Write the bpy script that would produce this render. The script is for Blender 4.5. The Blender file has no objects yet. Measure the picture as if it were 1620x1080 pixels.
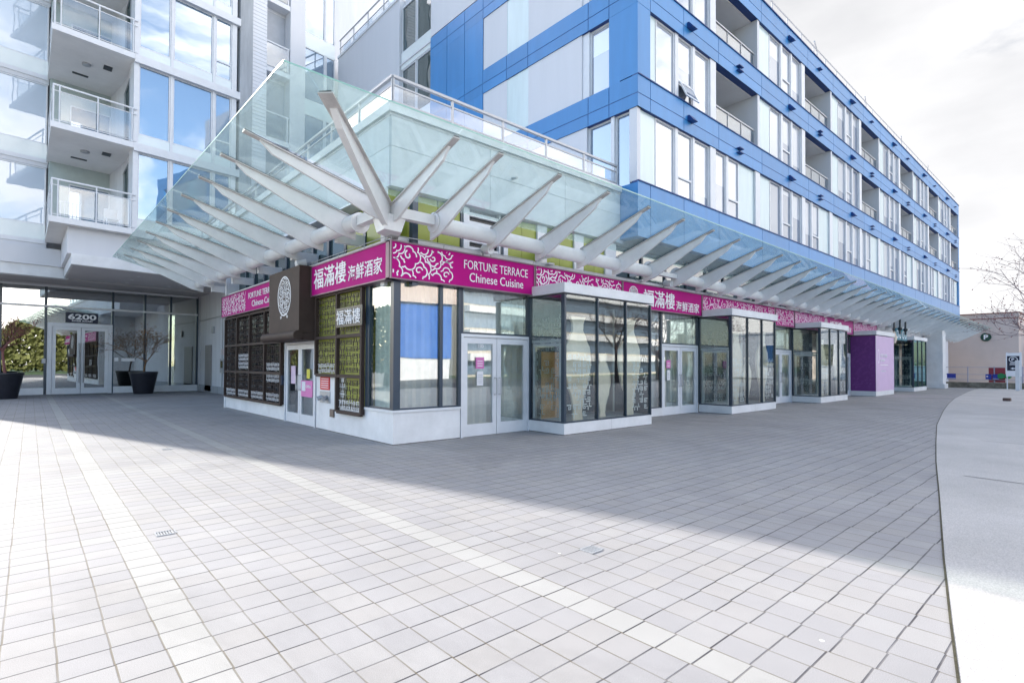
import bpy, bmesh, math, random
from mathutils import Vector, Matrix
R_ = math.radians
random.seed(7)
scn = bpy.context.scene
# ------------------------------------------------------------------ camera
TH, RL, PT, FP = R_(48.15), R_(0.2), R_(1.0), 851.0
F0 = Vector((math.cos(TH), math.sin(TH), 0)); R0 = Vector((math.sin(TH), -math.cos(TH), 0)); Z = Vector((0, 0, 1))
FW = F0*math.cos(PT) + Z*math.sin(PT); U1 = Z*math.cos(PT) - F0*math.sin(PT)
RT = R0*math.cos(RL) + U1*math.sin(RL); UP = U1*math.cos(RL) - R0*math.sin(RL)
CAM = Vector((-5.035, -8.920, 1.5))
cd = bpy.data.cameras.new('camera'); cam = bpy.data.objects.new('camera', cd); scn.collection.objects.link(cam)
m = Matrix((RT, UP, -FW)).transposed().to_4x4(); m.translation = CAM
cam.matrix_world = m
cd.sensor_width = 36; cd.lens = FP/1620*36; cd.shift_y = 0.0137; cd.clip_start = .05; cd.clip_end = 2000
scn.camera = cam
# ------------------------------------------------------------------ light
SUN_AZ, SUN_EL = 106.5, 29.0
w = bpy.data.worlds.new("World"); scn.world = w; w.use_nodes = True
nt = w.node_tree; N = nt.nodes; L = nt.links; N.clear()
out = N.new('ShaderNodeOutputWorld'); bg = N.new('ShaderNodeBackground'); L.new(bg.outputs[0], out.inputs[0])
sky = N.new('ShaderNodeTexSky'); sky.sky_type = 'NISHITA'; sky.sun_disc = False
sky.sun_elevation = R_(SUN_EL); sky.sun_rotation = R_(90-SUN_AZ); sky.dust_density = 1.0; sky.air_density = 1.0; sky.ozone_density = 1.0
tc = N.new('ShaderNodeTexCoord'); mp = N.new('ShaderNodeMapping'); mp.inputs['Scale'].default_value = (1, 1, 2.6)
L.new(tc.outputs['Generated'], mp.inputs[0])
nz = N.new('ShaderNodeTexNoise'); nz.inputs['Scale'].default_value = 2.1; nz.inputs['Detail'].default_value = 9; nz.inputs['Roughness'].default_value = .58
nz.inputs['Distortion'].default_value = .35
L.new(mp.outputs[0], nz.inputs['Vector'])
dt = N.new('ShaderNodeVectorMath'); dt.operation = 'DOT_PRODUCT'; dt.inputs[1].default_value = (.21, .02, -.10)
L.new(tc.outputs['Generated'], dt.inputs[0])
ad = N.new('ShaderNodeMath'); ad.operation = 'ADD'; L.new(nz.outputs[0], ad.inputs[0]); L.new(dt.outputs['Value'], ad.inputs[1])
rp = N.new('ShaderNodeMapRange'); rp.inputs[1].default_value = .40; rp.inputs[2].default_value = .60; rp.interpolation_type = 'SMOOTHSTEP'
L.new(ad.outputs[0], rp.inputs[0])
nz2 = N.new('ShaderNodeTexNoise'); nz2.inputs['Scale'].default_value = 3.2; nz2.inputs['Detail'].default_value = 6
L.new(mp.outputs[0], nz2.inputs['Vector'])
cr = N.new('ShaderNodeValToRGB'); cr.color_ramp.elements[0].position = .35; cr.color_ramp.elements[1].position = .62
cr.color_ramp.elements[0].color = (8.9, 8.35, 7.9, 1); cr.color_ramp.elements[1].color = (11.2, 10.45, 9.75, 1)
L.new(nz2.outputs[0], cr.inputs[0])
mx = N.new('ShaderNodeMix'); mx.data_type = 'RGBA'
L.new(rp.outputs[0], mx.inputs[0]); L.new(sky.outputs[0], mx.inputs[6]); L.new(cr.outputs[0], mx.inputs[7])
# sky dimmed down the street in view; the unseen dome stays brighter as fill
d2 = N.new('ShaderNodeVectorMath'); d2.operation = 'DOT_PRODUCT'; d2.inputs[1].default_value = (.96, .22, .17); L.new(tc.outputs['Generated'], d2.inputs[0])
vr = N.new('ShaderNodeMapRange'); vr.interpolation_type = 'SMOOTHSTEP'; vr.inputs[1].default_value = .55; vr.inputs[2].default_value = .93; vr.inputs[3].default_value = 1; vr.inputs[4].default_value = .248
L.new(d2.outputs['Value'], vr.inputs[0])
m3_ = N.new('ShaderNodeMix'); m3_.data_type = 'RGBA'; m3_.blend_type = 'MULTIPLY'; m3_.inputs[0].default_value = 1; L.new(mx.outputs[2], m3_.inputs[6]); L.new(vr.outputs[0], m3_.inputs[7])
cl_ = N.new('ShaderNodeMix'); cl_.data_type = 'RGBA'; cl_.blend_type = 'MULTIPLY'; cl_.inputs[7].default_value = (.90, .985, 1.10, 1)
inv = N.new('ShaderNodeMath'); inv.operation = 'SUBTRACT'; inv.inputs[0].default_value = 1.0; L.new(vr.outputs[0], inv.inputs[1]); L.new(inv.outputs[0], cl_.inputs[0]); L.new(m3_.outputs[2], cl_.inputs[6])
L.new(cl_.outputs[2], bg.inputs[0]); bg.inputs[1].default_value = .125
sl = bpy.data.lights.new('sun', 'SUN'); sl.energy = 2.5; sl.angle = R_(.7); sl.color = (1, .95, .87)
so = bpy.data.objects.new('sun', sl); scn.collection.objects.link(so)
sd = Vector((math.cos(R_(SUN_AZ))*math.cos(R_(SUN_EL)), math.sin(R_(SUN_AZ))*math.cos(R_(SUN_EL)), math.sin(R_(SUN_EL))))
so.rotation_euler = sd.to_track_quat('Z', 'Y').to_euler(); so.location = sd*60
scn.view_settings.view_transform = 'Standard'; scn.view_settings.look = 'None'; scn.view_settings.gamma = 1
scn.view_settings.exposure = 1.74
scn.cycles.transparent_max_bounces = 24; scn.cycles.max_bounces = 10
scn.cycles.caustics_reflective = False; scn.cycles.caustics_refractive = False
# ------------------------------------------------------------------ materials
def nd(t, k, **v):
    n = t.nodes.new(k)
    for a, b in v.items(): setattr(n, a, b)
    return n
def math_(t, op, a, b=None):
    n = t.nodes.new('ShaderNodeMath'); n.operation = op
    for i, x in enumerate((a, b)):
        if x is None: continue
        if isinstance(x, (int, float)): n.inputs[i].default_value = x
        else: t.links.new(x, n.inputs[i])
    return n.outputs[0]
def mat(name, col, rough=.5, metal=0, var=.06, vs=3.0, bump=0, bs=60, spec=.5, streak=False, emit=0):
    M_ = bpy.data.materials.new(name); M_.use_nodes = True; t = M_.node_tree; p = t.nodes['Principled BSDF']
    p.inputs['Roughness'].default_value = rough; p.inputs['Metallic'].default_value = metal
    p.inputs['Specular IOR Level'].default_value = spec
    c = nd(t, 'ShaderNodeTexCoord')
    src = c.outputs['Object']
    if streak:
        g = nd(t, 'ShaderNodeMapping'); g.inputs['Scale'].default_value = (3, 3, .35); t.links.new(src, g.inputs[0]); src = g.outputs[0]
    n = nd(t, 'ShaderNodeTexNoise'); n.inputs['Scale'].default_value = vs; n.inputs['Detail'].default_value = 6; n.inputs['Roughness'].default_value = .65
    t.links.new(src, n.inputs['Vector'])
    r = nd(t, 'ShaderNodeMapRange'); r.inputs[1].default_value = .3; r.inputs[2].default_value = .7
    r.inputs[3].default_value = 1-var*1.6; r.inputs[4].default_value = 1+var*.6
    t.links.new(n.outputs[0], r.inputs[0])
    v = nd(t, 'ShaderNodeMix', data_type='RGBA', blend_type='MULTIPLY'); v.inputs[0].default_value = 1
    v.inputs[6].default_value = (*col, 1); t.links.new(r.outputs[0], v.inputs[7]); t.links.new(v.outputs[2], p.inputs['Base Color'])
    if bump:
        b = nd(t, 'ShaderNodeBump'); b.inputs['Strength'].default_value = bump; b.inputs['Distance'].default_value = .01
        n2 = nd(t, 'ShaderNodeTexNoise'); n2.inputs['Scale'].default_value = bs; n2.inputs['Detail'].default_value = 3
        t.links.new(c.outputs['Object'], n2.inputs['Vector']); t.links.new(n2.outputs[0], b.inputs['Height']); t.links.new(b.outputs[0], p.inputs['Normal'])
    if emit:
        p.inputs['Emission Color'].default_value = (*col, 1); p.inputs['Emission Strength'].default_value = emit
    return M_
def glass(name, tint, f0=.06, gloss=(1, 1, 1), milk=0, milkcol=(.8, .95, .93), wob=.0, fmax=1.0):
    """thin pane: clear tinted glass with a Fresnel mirror coat, optionally a milky frit"""
    M_ = bpy.data.materials.new(name); M_.use_nodes = True; t = M_.node_tree; t.nodes.remove(t.nodes['Principled BSDF'])
    o = t.nodes['Material Output']
    tr = nd(t, 'ShaderNodeBsdfTransparent'); tr.inputs[0].default_value = (*tint, 1)
    gl = nd(t, 'ShaderNodeBsdfAnisotropic') if False else nd(t, 'ShaderNodeBsdfGlossy'); gl.inputs['Color'].default_value = (*gloss, 1); gl.inputs['Roughness'].default_value = .0
    if wob:
        c = nd(t, 'ShaderNodeTexCoord'); n = nd(t, 'ShaderNodeTexNoise'); n.inputs['Scale'].default_value = .9; n.inputs['Detail'].default_value = 1
        t.links.new(c.outputs['Object'], n.inputs['Vector'])
        b = nd(t, 'ShaderNodeBump'); b.inputs['Strength'].default_value = wob; b.inputs['Distance'].default_value = .05
        t.links.new(n.outputs[0], b.inputs['Height']); t.links.new(b.outputs[0], gl.inputs['Normal'])
    base = tr.outputs[0]
    if milk:
        df = nd(t, 'ShaderNodeBsdfTranslucent'); df.inputs[0].default_value = (*milkcol, 1)
        d2 = nd(t, 'ShaderNodeBsdfDiffuse'); d2.inputs[0].default_value = (*milkcol, 1)
        a0 = nd(t, 'ShaderNodeMixShader'); a0.inputs[0].default_value = .5; t.links.new(df.outputs[0], a0.inputs[1]); t.links.new(d2.outputs[0], a0.inputs[2])
        c = nd(t, 'ShaderNodeTexCoord'); n = nd(t, 'ShaderNodeTexNoise'); n.inputs['Scale'].default_value = 1.7; n.inputs['Detail'].default_value = 7; n.inputs['Roughness'].default_value = .7
        t.links.new(c.outputs['Object'], n.inputs['Vector'])
        fm = math_(t, 'MULTIPLY', n.outputs[0], milk*2)
        a = nd(t, 'ShaderNodeMixShader'); t.links.new(fm, a.inputs[0]); t.links.new(base, a.inputs[1]); t.links.new(a0.outputs[0], a.inputs[2]); base = a.outputs[0]
    lw = nd(t, 'ShaderNodeLayerWeight'); lw.inputs[0].default_value = .5
    pw = math_(t, 'POWER', lw.outputs['Facing'], 4.0)
    fr = math_(t, 'ADD', math_(t, 'MULTIPLY', pw, fmax-f0), f0)
    s = nd(t, 'ShaderNodeMixShader'); t.links.new(fr, s.inputs[0]); t.links.new(base, s.inputs[1]); t.links.new(gl.outputs[0], s.inputs[2])
    t.links.new(s.outputs[0], o.inputs[0]); return M_
def mirror_glass(name, body, fac, gloss=(.95, .98, 1), wob=.12):
    M_ = bpy.data.materials.new(name); M_.use_nodes = True; t = M_.node_tree; t.nodes.remove(t.nodes['Principled BSDF']); o = t.nodes['Material Output']
    d = nd(t, 'ShaderNodeBsdfDiffuse'); d.inputs[0].default_value = (*body, 1)
    g = nd(t, 'ShaderNodeBsdfGlossy'); g.inputs['Color'].default_value = (*gloss, 1); g.inputs['Roughness'].default_value = .01
    c = nd(t, 'ShaderNodeTexCoord'); n = nd(t, 'ShaderNodeTexNoise'); n.inputs['Scale'].default_value = .8; n.inputs['Detail'].default_value = 2
    t.links.new(c.outputs['Object'], n.inputs['Vector']); b = nd(t, 'ShaderNodeBump'); b.inputs['Strength'].default_value = wob; b.inputs['Distance'].default_value = .05
    t.links.new(n.outputs[0], b.inputs['Height']); t.links.new(b.outputs[0], g.inputs['Normal'])
    s = nd(t, 'ShaderNodeMixShader'); s.inputs[0].default_value = fac; t.links.new(d.outputs[0], s.inputs[1]); t.links.new(g.outputs[0], s.inputs[2]); t.links.new(s.outputs[0], o.inputs[0])
    return M_
WHITE = mat('white_paint', (.74, .745, .76), .5, var=.09, vs=1.6, bump=.08, bs=30)
STUCCO = mat('white_stucco', (.70, .71, .74), .8, var=.07, vs=.8, bump=.25, bs=120, streak=True)
WALLW = mat('white_panel', (.67, .67, .70), .6, var=.022, vs=.7, bump=.08, bs=40, streak=True)
CONC = mat('concrete_grey', (.40, .42, .45), .85, var=.16, vs=1.2, bump=.3, bs=40, streak=True)
SOFF = mat('soffit_grey', (.55, .53, .535), .8, var=.05, vs=1.0)
SOFB = mat('balcony_soffit', (.78, .77, .75), .8, var=.06, vs=.9)
ALU = mat('white_aluminium', (.70, .71, .74), .35, var=.04, vs=4, spec=.5)
GREYM = mat('grey_metal', (.42, .43, .45), .4, .3, var=.08, vs=6)
STEEL = mat('canopy_steel', (.80, .79, .785), .42, var=.07, vs=2.2, bump=.05, bs=25)
FLANGE = mat('canopy_flange', (.58, .555, .54), .55, var=.15, vs=5)
BLACK = mat('black_trim', (.02, .024, .03), .35)
DARKM = mat('dark_mullion', (.03, .05, .075), .3, spec=.6)
BLUE = mat('blue_panel', (.034, .225, .53), .38, var=.06, vs=.9, spec=.6, streak=True)
BLUED = mat('blue_joint', (.012, .05, .2), .5)
LIME = mat('lime_panel', (.27, .31, .04), .35, var=.08, vs=2)
TRANSL = mat('frosted_panel', (.64, .74, .74), .18, var=.05, vs=1.2, spec=.6, streak=True)
SPAND = mat('spandrel_panel', (.76, .81, .81), .15, var=.04, vs=1, spec=.6)
MAG = mat('magenta_sign', (.46, .004, .20), .6, var=.05, vs=1.2, spec=.12)
MAGP = mat('magenta_sign_faded', (.46, .07, .26), .6, var=.05, vs=1.2, spec=.15)
SIGNW = mat('sign_white', (.86, .85, .87), .5, var=.03)
PINKL = mat('pattern_pink_white', (.82, .70, .79), .5, var=.03)
BROWN = mat('brown_metal', (.065, .045, .038), .62, var=.12, vs=3, spec=.2)
DARKGL = mat('dark_glass_back', (.03, .033, .04), .12, spec=.7)
CURT = mat('pale_curtain', (.72, .73, .69), .8, var=.13, vs=1.4, bump=.1)
GREENB = mat('olive_backing', (.36, .38, .06), .5, var=.12, vs=3)
PURPLE = mat('purple_wrap', (.145, .028, .19), .6, var=.06, vs=2)
LILAC = mat('lilac_wrap', (.74, .56, .74), .6, var=.06, vs=2)
TEAL = mat('teal_sign', (.0, .17, .24), .4)
VASE = mat('vase_cream', (.86, .70, .55), .6, var=.1, vs=3)
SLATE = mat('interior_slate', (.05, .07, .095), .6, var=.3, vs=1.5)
ORNG = mat('orange_film', (.6, .3, .1), .6, var=.2, vs=2)
RED = mat('red_notice', (.6, .02, .03), .5)
PINK = mat('pink_notice', (.65, .18, .45), .5)
PAPER = mat('paper', (.75, .75, .78), .7)
POT = mat('planter_black', (.012, .013, .022), .35, spec=.5, var=.2, vs=4)
SOIL = mat('soil', (.04, .03, .025), .95, var=.3, vs=20)
BARK = mat('bark', (.10, .065, .055), .85, var=.3, vs=12, bump=.4)
BARKR = mat('reddish_bark', (.30, .22, .22), .8, var=.3, vs=12)
BUD = mat('red_bud', (.26, .05, .055), .7, var=.3, vs=9)
TWIG = mat('ochre_twig', (.20, .11, .05), .8, var=.3, vs=9)
LEAFD = mat('evergreen_leaf', (.06, .115, .04), .7, var=.4, vs=3)
LEAFO = mat('olive_leaf', (.20, .21, .07), .7, var=.4, vs=3)
SIDE = mat('white_siding', (.72, .73, .77), .5, var=.04, vs=1)
BEIGE = mat('beige_wall', (.62, .52, .47), .85, var=.06, vs=.6, bump=.1)
BRICKT = mat('brick_brown', (.30, .13, .10), .85, var=.12, vs=3)
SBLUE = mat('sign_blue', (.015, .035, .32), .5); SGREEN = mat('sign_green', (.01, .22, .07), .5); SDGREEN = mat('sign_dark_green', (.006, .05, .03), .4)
SNAVY = mat('sign_navy', (.008, .012, .035), .4)
MAROON = mat('maroon_board', (.28, .03, .05), .6)
MOSS = mat('old_concrete', (.20, .185, .15), .95, var=.4, vs=2.5, bump=.5)
FENCEM = mat('fence_lilac_grey', (.38, .37, .46), .5)
G_STORE = glass('storefront_glass', (.96, .985, .975), .23, wob=.05, fmax=.9)
G_BAYS = glass('bay_glass', (.92, .97, .96), .11, wob=.05, fmax=.9)
G_TEAL = glass('teal_glass', (.50, .92, .88), .18, gloss=(.8, 1, .97), wob=.04)
G_LOBBY = glass('lobby_glass', (.62, .70, .68), .42, wob=.04, fmax=.95)
G_CAN = glass('canopy_glass', (.92, .985, .965), .06, milk=.105, milkcol=(.74, .88, .87), fmax=.5)
G_RAIL = glass('guard_glass', (.86, .90, .93), .10, fmax=.8)
G_WIN = mirror_glass('tower_glass', (.13, .19, .27), .36, gloss=(.84, .93, 1), wob=.06)  # blue put into the body for sky the panes do not mirror
G_WINB = mirror_glass('blue_block_glass', (.46, .49, .56), .38)
G_BAY = mirror_glass('sky_painted_glass', (.56, .64, .74), .13)  # pale body stands in for mirrored sky; mirror lowered to hide the balconies
G_DARK = mirror_glass('clerestory_glass', (.03, .06, .06), .22)
EDGEG = mat('glass_edge_green', (.25, .50, .42), .2, spec=.6)

def pave_mat():
    M_ = bpy.data.materials.new('concrete_pavers'); M_.use_nodes = True; t = M_.node_tree; p = t.nodes['Principled BSDF']
    c = nd(t, 'ShaderNodeTexCoord'); s = nd(t, 'ShaderNodeSeparateXYZ'); t.links.new(c.outputs['Object'], s.inputs[0])
    PX, PY = .216, .2105
    wx = nd(t, 'ShaderNodeTexWhiteNoise', noise_dimensions='1D'); t.links.new(math_(t, 'FLOOR', math_(t, 'DIVIDE', math_(t, 'ADD', s.outputs[0], 4.48+PX*400), PX)), wx.inputs['W'])
    y = math_(t, 'ADD', math_(t, 'DIVIDE', math_(t, 'ADD', s.outputs[1], 30.0), PY), math_(t, 'MULTIPLY', wx.outputs[0], .07)); ry = math_(t, 'FLOOR', y); fy = math_(t, 'FRACT', y)
    wn = nd(t, 'ShaderNodeTexWhiteNoise', noise_dimensions='1D'); t.links.new(ry, wn.inputs['W'])
    # rows creep out of line a little; away from the entrance bands some rows slip by half a paver
    wide = nd(t, 'ShaderNodeMapRange'); wide.inputs[1].default_value = -2.25; wide.inputs[2].default_value = -1.6; wide.inputs[3].default_value = .03; wide.inputs[4].default_value = .16
    t.links.new(s.outputs[0], wide.inputs[0])
    sh = math_(t, 'MULTIPLY', math_(t, 'SUBTRACT', wn.outputs[0], .5), wide.outputs[0])
    x = math_(t, 'ADD', math_(t, 'DIVIDE', math_(t, 'ADD', s.outputs[0], 4.48+PX*400), PX), sh); rx = math_(t, 'FLOOR', x); fx = math_(t, 'FRACT', x)
    def line(f, wd):
        a = math_(t, 'MINIMUM', f, math_(t, 'SUBTRACT', 1.0, f)); r = nd(t, 'ShaderNodeMapRange'); r.interpolation_type = 'SMOOTHSTEP'
        r.inputs[1].default_value = wd*.45; r.inputs[2].default_value = wd; r.inputs[3].default_value = 1; r.inputs[4].default_value = 0
        t.links.new(a, r.inputs[0]); return r.outputs[0]
    # worn, uneven joint widths
    nzj = nd(t, 'ShaderNodeTexNoise'); nzj.inputs['Scale'].default_value = 2.3; nzj.inputs['Detail'].default_value = 5; t.links.new(c.outputs['Object'], nzj.inputs['Vector'])
    jv = nd(t, 'ShaderNodeMapRange'); jv.inputs[1].default_value = .36; jv.inputs[2].default_value = .62; jv.inputs[3].default_value = .45; jv.inputs[4].default_value = 1
    t.links.new(nzj.outputs[0], jv.inputs[0])
    lx = math_(t, 'MULTIPLY', line(fx, .026), math_(t, 'MULTIPLY', jv.outputs[0], .75)); ly = math_(t, 'MULTIPLY', line(fy, .034), jv.outputs[0])
    id_ = nd(t, 'ShaderNodeCombineXYZ'); t.links.new(rx, id_.inputs[0]); t.links.new(ry, id_.inputs[1])
    w2 = nd(t, 'ShaderNodeTexWhiteNoise', noise_dimensions='3D'); t.links.new(id_.outputs[0], w2.inputs['Vector'])
    tone = nd(t, 'ShaderNodeValToRGB'); e = tone.color_ramp.elements
    e[0].color = (.295, .288, .291, 1); e[1].color = (.325, .318, .316, 1); x2 = tone.color_ramp.elements.new(.5); x2.color = (.308, .300, .301, 1)
    x3 = tone.color_ramp.elements.new(.8); x3.color = (.314, .302, .294, 1)
    t.links.new(w2.outputs['Value'], tone.inputs[0])
    # two rows of pale pavers laid as bands: columns 0 and 9 of the grid
    def isc(k):
        return math_(t, 'COMPARE', rx, float(k)) 
    c0 = t.nodes.new('ShaderNodeMath'); c0.operation = 'COMPARE'; t.links.new(rx, c0.inputs[0]); c0.inputs[1].default_value = 400; c0.inputs[2].default_value = .2
    c1 = t.nodes.new('ShaderNodeMath'); c1.operation = 'COMPARE'; t.links.new(rx, c1.inputs[0]); c1.inputs[1].default_value = 409; c1.inputs[2].default_value = .2
    band = math_(t, 'MAXIMUM', c0.outputs[0], c1.outputs[0])
    m1 = nd(t, 'ShaderNodeMix', data_type='RGBA'); t.links.new(band, m1.inputs[0]); t.links.new(tone.outputs[0], m1.inputs[6]); m1.inputs[7].default_value = (.355, .348, .334, 1)
    # speckle and broad grime
    sp = nd(t, 'ShaderNodeTexNoise'); sp.inputs['Scale'].default_value = 240; sp.inputs['Detail'].default_value = 2; t.links.new(c.outputs['Object'], sp.inputs['Vector'])
    spr = nd(t, 'ShaderNodeMapRange'); spr.inputs[1].default_value = .3; spr.inputs[2].default_value = .7; spr.inputs[3].default_value = .82; spr.inputs[4].default_value = 1.14; t.links.new(sp.outputs[0], spr.inputs[0])
    gr = nd(t, 'ShaderNodeTexNoise'); gr.inputs['Scale'].default_value = .7; gr.inputs['Detail'].default_value = 8; gr.inputs['Roughness'].default_value = .65; t.links.new(c.outputs['Object'], gr.inputs['Vector'])
    grr = nd(t, 'ShaderNodeMapRange'); grr.inputs[1].default_value = .35; grr.inputs[2].default_value = .65; grr.inputs[3].default_value = .92; grr.inputs[4].default_value = 1.06; t.links.new(gr.outputs[0], grr.inputs[0])
    v = math_(t, 'MULTIPLY', spr.outputs[0], grr.outputs[0])
    m2 = nd(t, 'ShaderNodeMix', data_type='RGBA', blend_type='MULTIPLY'); m2.inputs[0].default_value = 1; t.links.new(m1.outputs[2], m2.inputs[6]); t.links.new(v, m2.inputs[7])
    # white gum spots
    vo = nd(t, 'ShaderNodeTexVoronoi'); vo.inputs['Scale'].default_value = 1.1; vo.inputs['Randomness'].default_value = 1; t.links.new(c.outputs['Object'], vo.inputs['Vector'])
    gum = math_(t, 'LESS_THAN', vo.outputs['Distance'], .016)
    m25 = nd(t, 'ShaderNodeMix', data_type='RGBA'); t.links.new(math_(t, 'MULTIPLY', gum, .7), m25.inputs[0]); t.links.new(m2.outputs[2], m25.inputs[6]); m25.inputs[7].default_value = (.6, .59, .57, 1)
    st = nd(t, 'ShaderNodeTexNoise'); st.inputs['Scale'].default_value = .33; st.inputs['Detail'].default_value = 10; st.inputs['Roughness'].default_value = .72; st.inputs['Distortion'].default_value = .6; t.links.new(c.outputs['Object'], st.inputs['Vector'])
    sr = nd(t, 'ShaderNodeMapRange'); sr.inputs[1].default_value = .52; sr.inputs[2].default_value = .74; sr.inputs[3].default_value = 1; sr.inputs[4].default_value = .74; t.links.new(st.outputs[0], sr.inputs[0])
    v2 = nd(t, 'ShaderNodeTexVoronoi'); v2.inputs['Scale'].default_value = 2.3; v2.inputs['Randomness'].default_value = 1; t.links.new(c.outputs['Object'], v2.inputs['Vector'])
    grit = math_(t, 'MULTIPLY', math_(t, 'LESS_THAN', v2.outputs['Distance'], .014), .6)
    ms = nd(t, 'ShaderNodeMix', data_type='RGBA', blend_type='MULTIPLY'); ms.inputs[0].default_value = 1; t.links.new(m25.outputs[2], ms.inputs[6]); t.links.new(sr.outputs[0], ms.inputs[7])
    m25 = nd(t, 'ShaderNodeMix', data_type='RGBA'); t.links.new(grit, m25.inputs[0]); t.links.new(ms.outputs[2], m25.inputs[6]); m25.inputs[7].default_value = (.09, .07, .05, 1)
    m3 = nd(t, 'ShaderNodeMix', data_type='RGBA'); t.links.new(ly, m3.inputs[0]); t.links.new(m25.outputs[2], m3.inputs[6]); m3.inputs[7].default_value = (.055, .052, .058, 1)
    m4 = nd(t, 'ShaderNodeMix', data_type='RGBA'); t.links.new(lx, m4.inputs[0]); t.links.new(m3.outputs[2], m4.inputs[6]); m4.inputs[7].default_value = (.115, .092, .055, 1)
    t.links.new(m4.outputs[2], p.inputs['Base Color']); p.inputs['Roughness'].default_value = .78; p.inputs['Specular IOR Level'].default_value = .25
    hgt = math_(t, 'SUBTRACT', math_(t, 'ADD', math_(t, 'MULTIPLY', w2.outputs['Value'], .35), math_(t, 'MULTIPLY', sp.outputs[0], .25)), math_(t, 'MAXIMUM', line(fx, .03), line(fy, .03)))
    b = nd(t, 'ShaderNodeBump'); b.inputs['Strength'].default_value = .5; b.inputs['Distance'].default_value = .006; t.links.new(hgt, b.inputs['Height']); t.links.new(b.outputs[0], p.inputs['Normal'])
    return M_
def walk_mat():
    M_ = mat('broomed_concrete', (.50, .48, .46), .85, var=.10, vs=.6, bump=.5, bs=170, spec=.2); t = M_.node_tree; p = t.nodes['Principled BSDF']
    c = nd(t, 'ShaderNodeTexCoord'); n = nd(t, 'ShaderNodeTexNoise'); n.inputs['Scale'].default_value = 95; n.inputs['Detail'].default_value = 3; t.links.new(c.outputs['Object'], n.inputs['Vector'])
    q_ = nd(t, 'ShaderNodeMapRange'); q_.inputs[1].default_value = .35; q_.inputs[2].default_value = .65; q_.inputs[3].default_value = .80; q_.inputs[4].default_value = 1.10; t.links.new(n.outputs[0], q_.inputs[0])
    src = p.inputs['Base Color'].links[0].from_socket; mm = nd(t, 'ShaderNodeMix', data_type='RGBA', blend_type='MULTIPLY'); mm.inputs[0].default_value = 1
    t.links.new(src, mm.inputs[6]); t.links.new(q_.outputs[0], mm.inputs[7]); t.links.new(mm.outputs[2], p.inputs['Base Color']); return M_
def islands(M_, amt):
    t = M_.node_tree; p = t.nodes['Principled BSDF']; g = nd(t, 'ShaderNodeNewGeometry'); q_ = nd(t, 'ShaderNodeMapRange'); q_.inputs[3].default_value = 1-amt; q_.inputs[4].default_value = 1+amt
    t.links.new(g.outputs['Random Per Island'], q_.inputs[0]); src = p.inputs['Base Color'].links[0].from_socket; mm = nd(t, 'ShaderNodeMix', data_type='RGBA', blend_type='MULTIPLY'); mm.inputs[0].default_value = 1
    t.links.new(src, mm.inputs[6]); t.links.new(q_.outputs[0], mm.inputs[7]); t.links.new(mm.outputs[2], p.inputs['Base Color'])
for a_, b_ in ((BLUE, .07), (STUCCO, .05), (TRANSL, .06), (LIME, .1), (SPAND, .04)): islands(a_, b_)
def blinds(M_):
    """every window has its blind drawn a different way down"""
    t = M_.node_tree; d = [n for n in t.nodes if n.type == 'BSDF_DIFFUSE'][0]; col = tuple(d.inputs[0].default_value)
    oi = nd(t, 'ShaderNodeObjectInfo'); c = nd(t, 'ShaderNodeTexCoord'); sp = nd(t, 'ShaderNodeSeparateXYZ'); t.links.new(c.outputs['Generated'], sp.inputs[0])
    lim = math_(t, 'SUBTRACT', math_(t, 'MULTIPLY', oi.outputs['Random'], 1.5), .45); k = math_(t, 'GREATER_THAN', sp.outputs[2], lim)
    mm = nd(t, 'ShaderNodeMix', data_type='RGBA'); t.links.new(math_(t, 'MULTIPLY', k, .85), mm.inputs[0]); mm.inputs[6].default_value = (col[0]*.45, col[1]*.48, col[2]*.55, 1); mm.inputs[7].default_value = (min(.7, col[0]*1.25), min(.7, col[1]*1.2), min(.72, col[2]*1.12), 1); t.links.new(mm.outputs[2], d.inputs[0])
blinds(G_WINB)
PAVE = pave_mat(); WALK = walk_mat(); ASPH = mat('asphalt', (.07, .07, .075), .9, var=.2, vs=1)
GRASS = mat('lawn', (.06, .11, .03), .9, var=.3, vs=2)
# ------------------------------------------------------------------ frames and mesh builder
class Fr:
    """facade frame: s = to the right seen from outside, d = outwards, t = up"""
    def __init__(s, o, es, ed): s.o = Vector(o); s.es = Vector(es); s.ed = Vector(ed)
    def __call__(s, a, d, t): return s.o + s.es*a + s.ed*d + Z*t
W0 = Fr((0, 0, 0), (1, 0, 0), (0, 1, 0))                    # plain world x, y, z
RF = Fr((0, 0, 0), (1, 0, 0), (0, -1, 0))                   # street side: s = x, d = -y
LF = Fr((0, 0, 0), (0, -1, 0), (-1, 0, 0))                  # entrance side: s = -y, d = -x
TA = R_(8.0); TM = Vector((-1.58, 25.13, 0))
TF = Fr(TM, (math.cos(TA), math.sin(TA), 0), (math.sin(TA), -math.cos(TA), 0))   # tower front
LA = R_(3.0); LBF = Fr(TM, (math.cos(LA), math.sin(LA), 0), (math.sin(LA), -math.cos(LA), 0))   # lobby front
XB = 7.15                                                    # upper block left face
BF = Fr((XB, 0, 0), (0, -1, 0), (-1, 0, 0)); BR = Fr((0, -.4, 0), (1, 0, 0), (0, -1, 0))
ORG = {}
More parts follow.
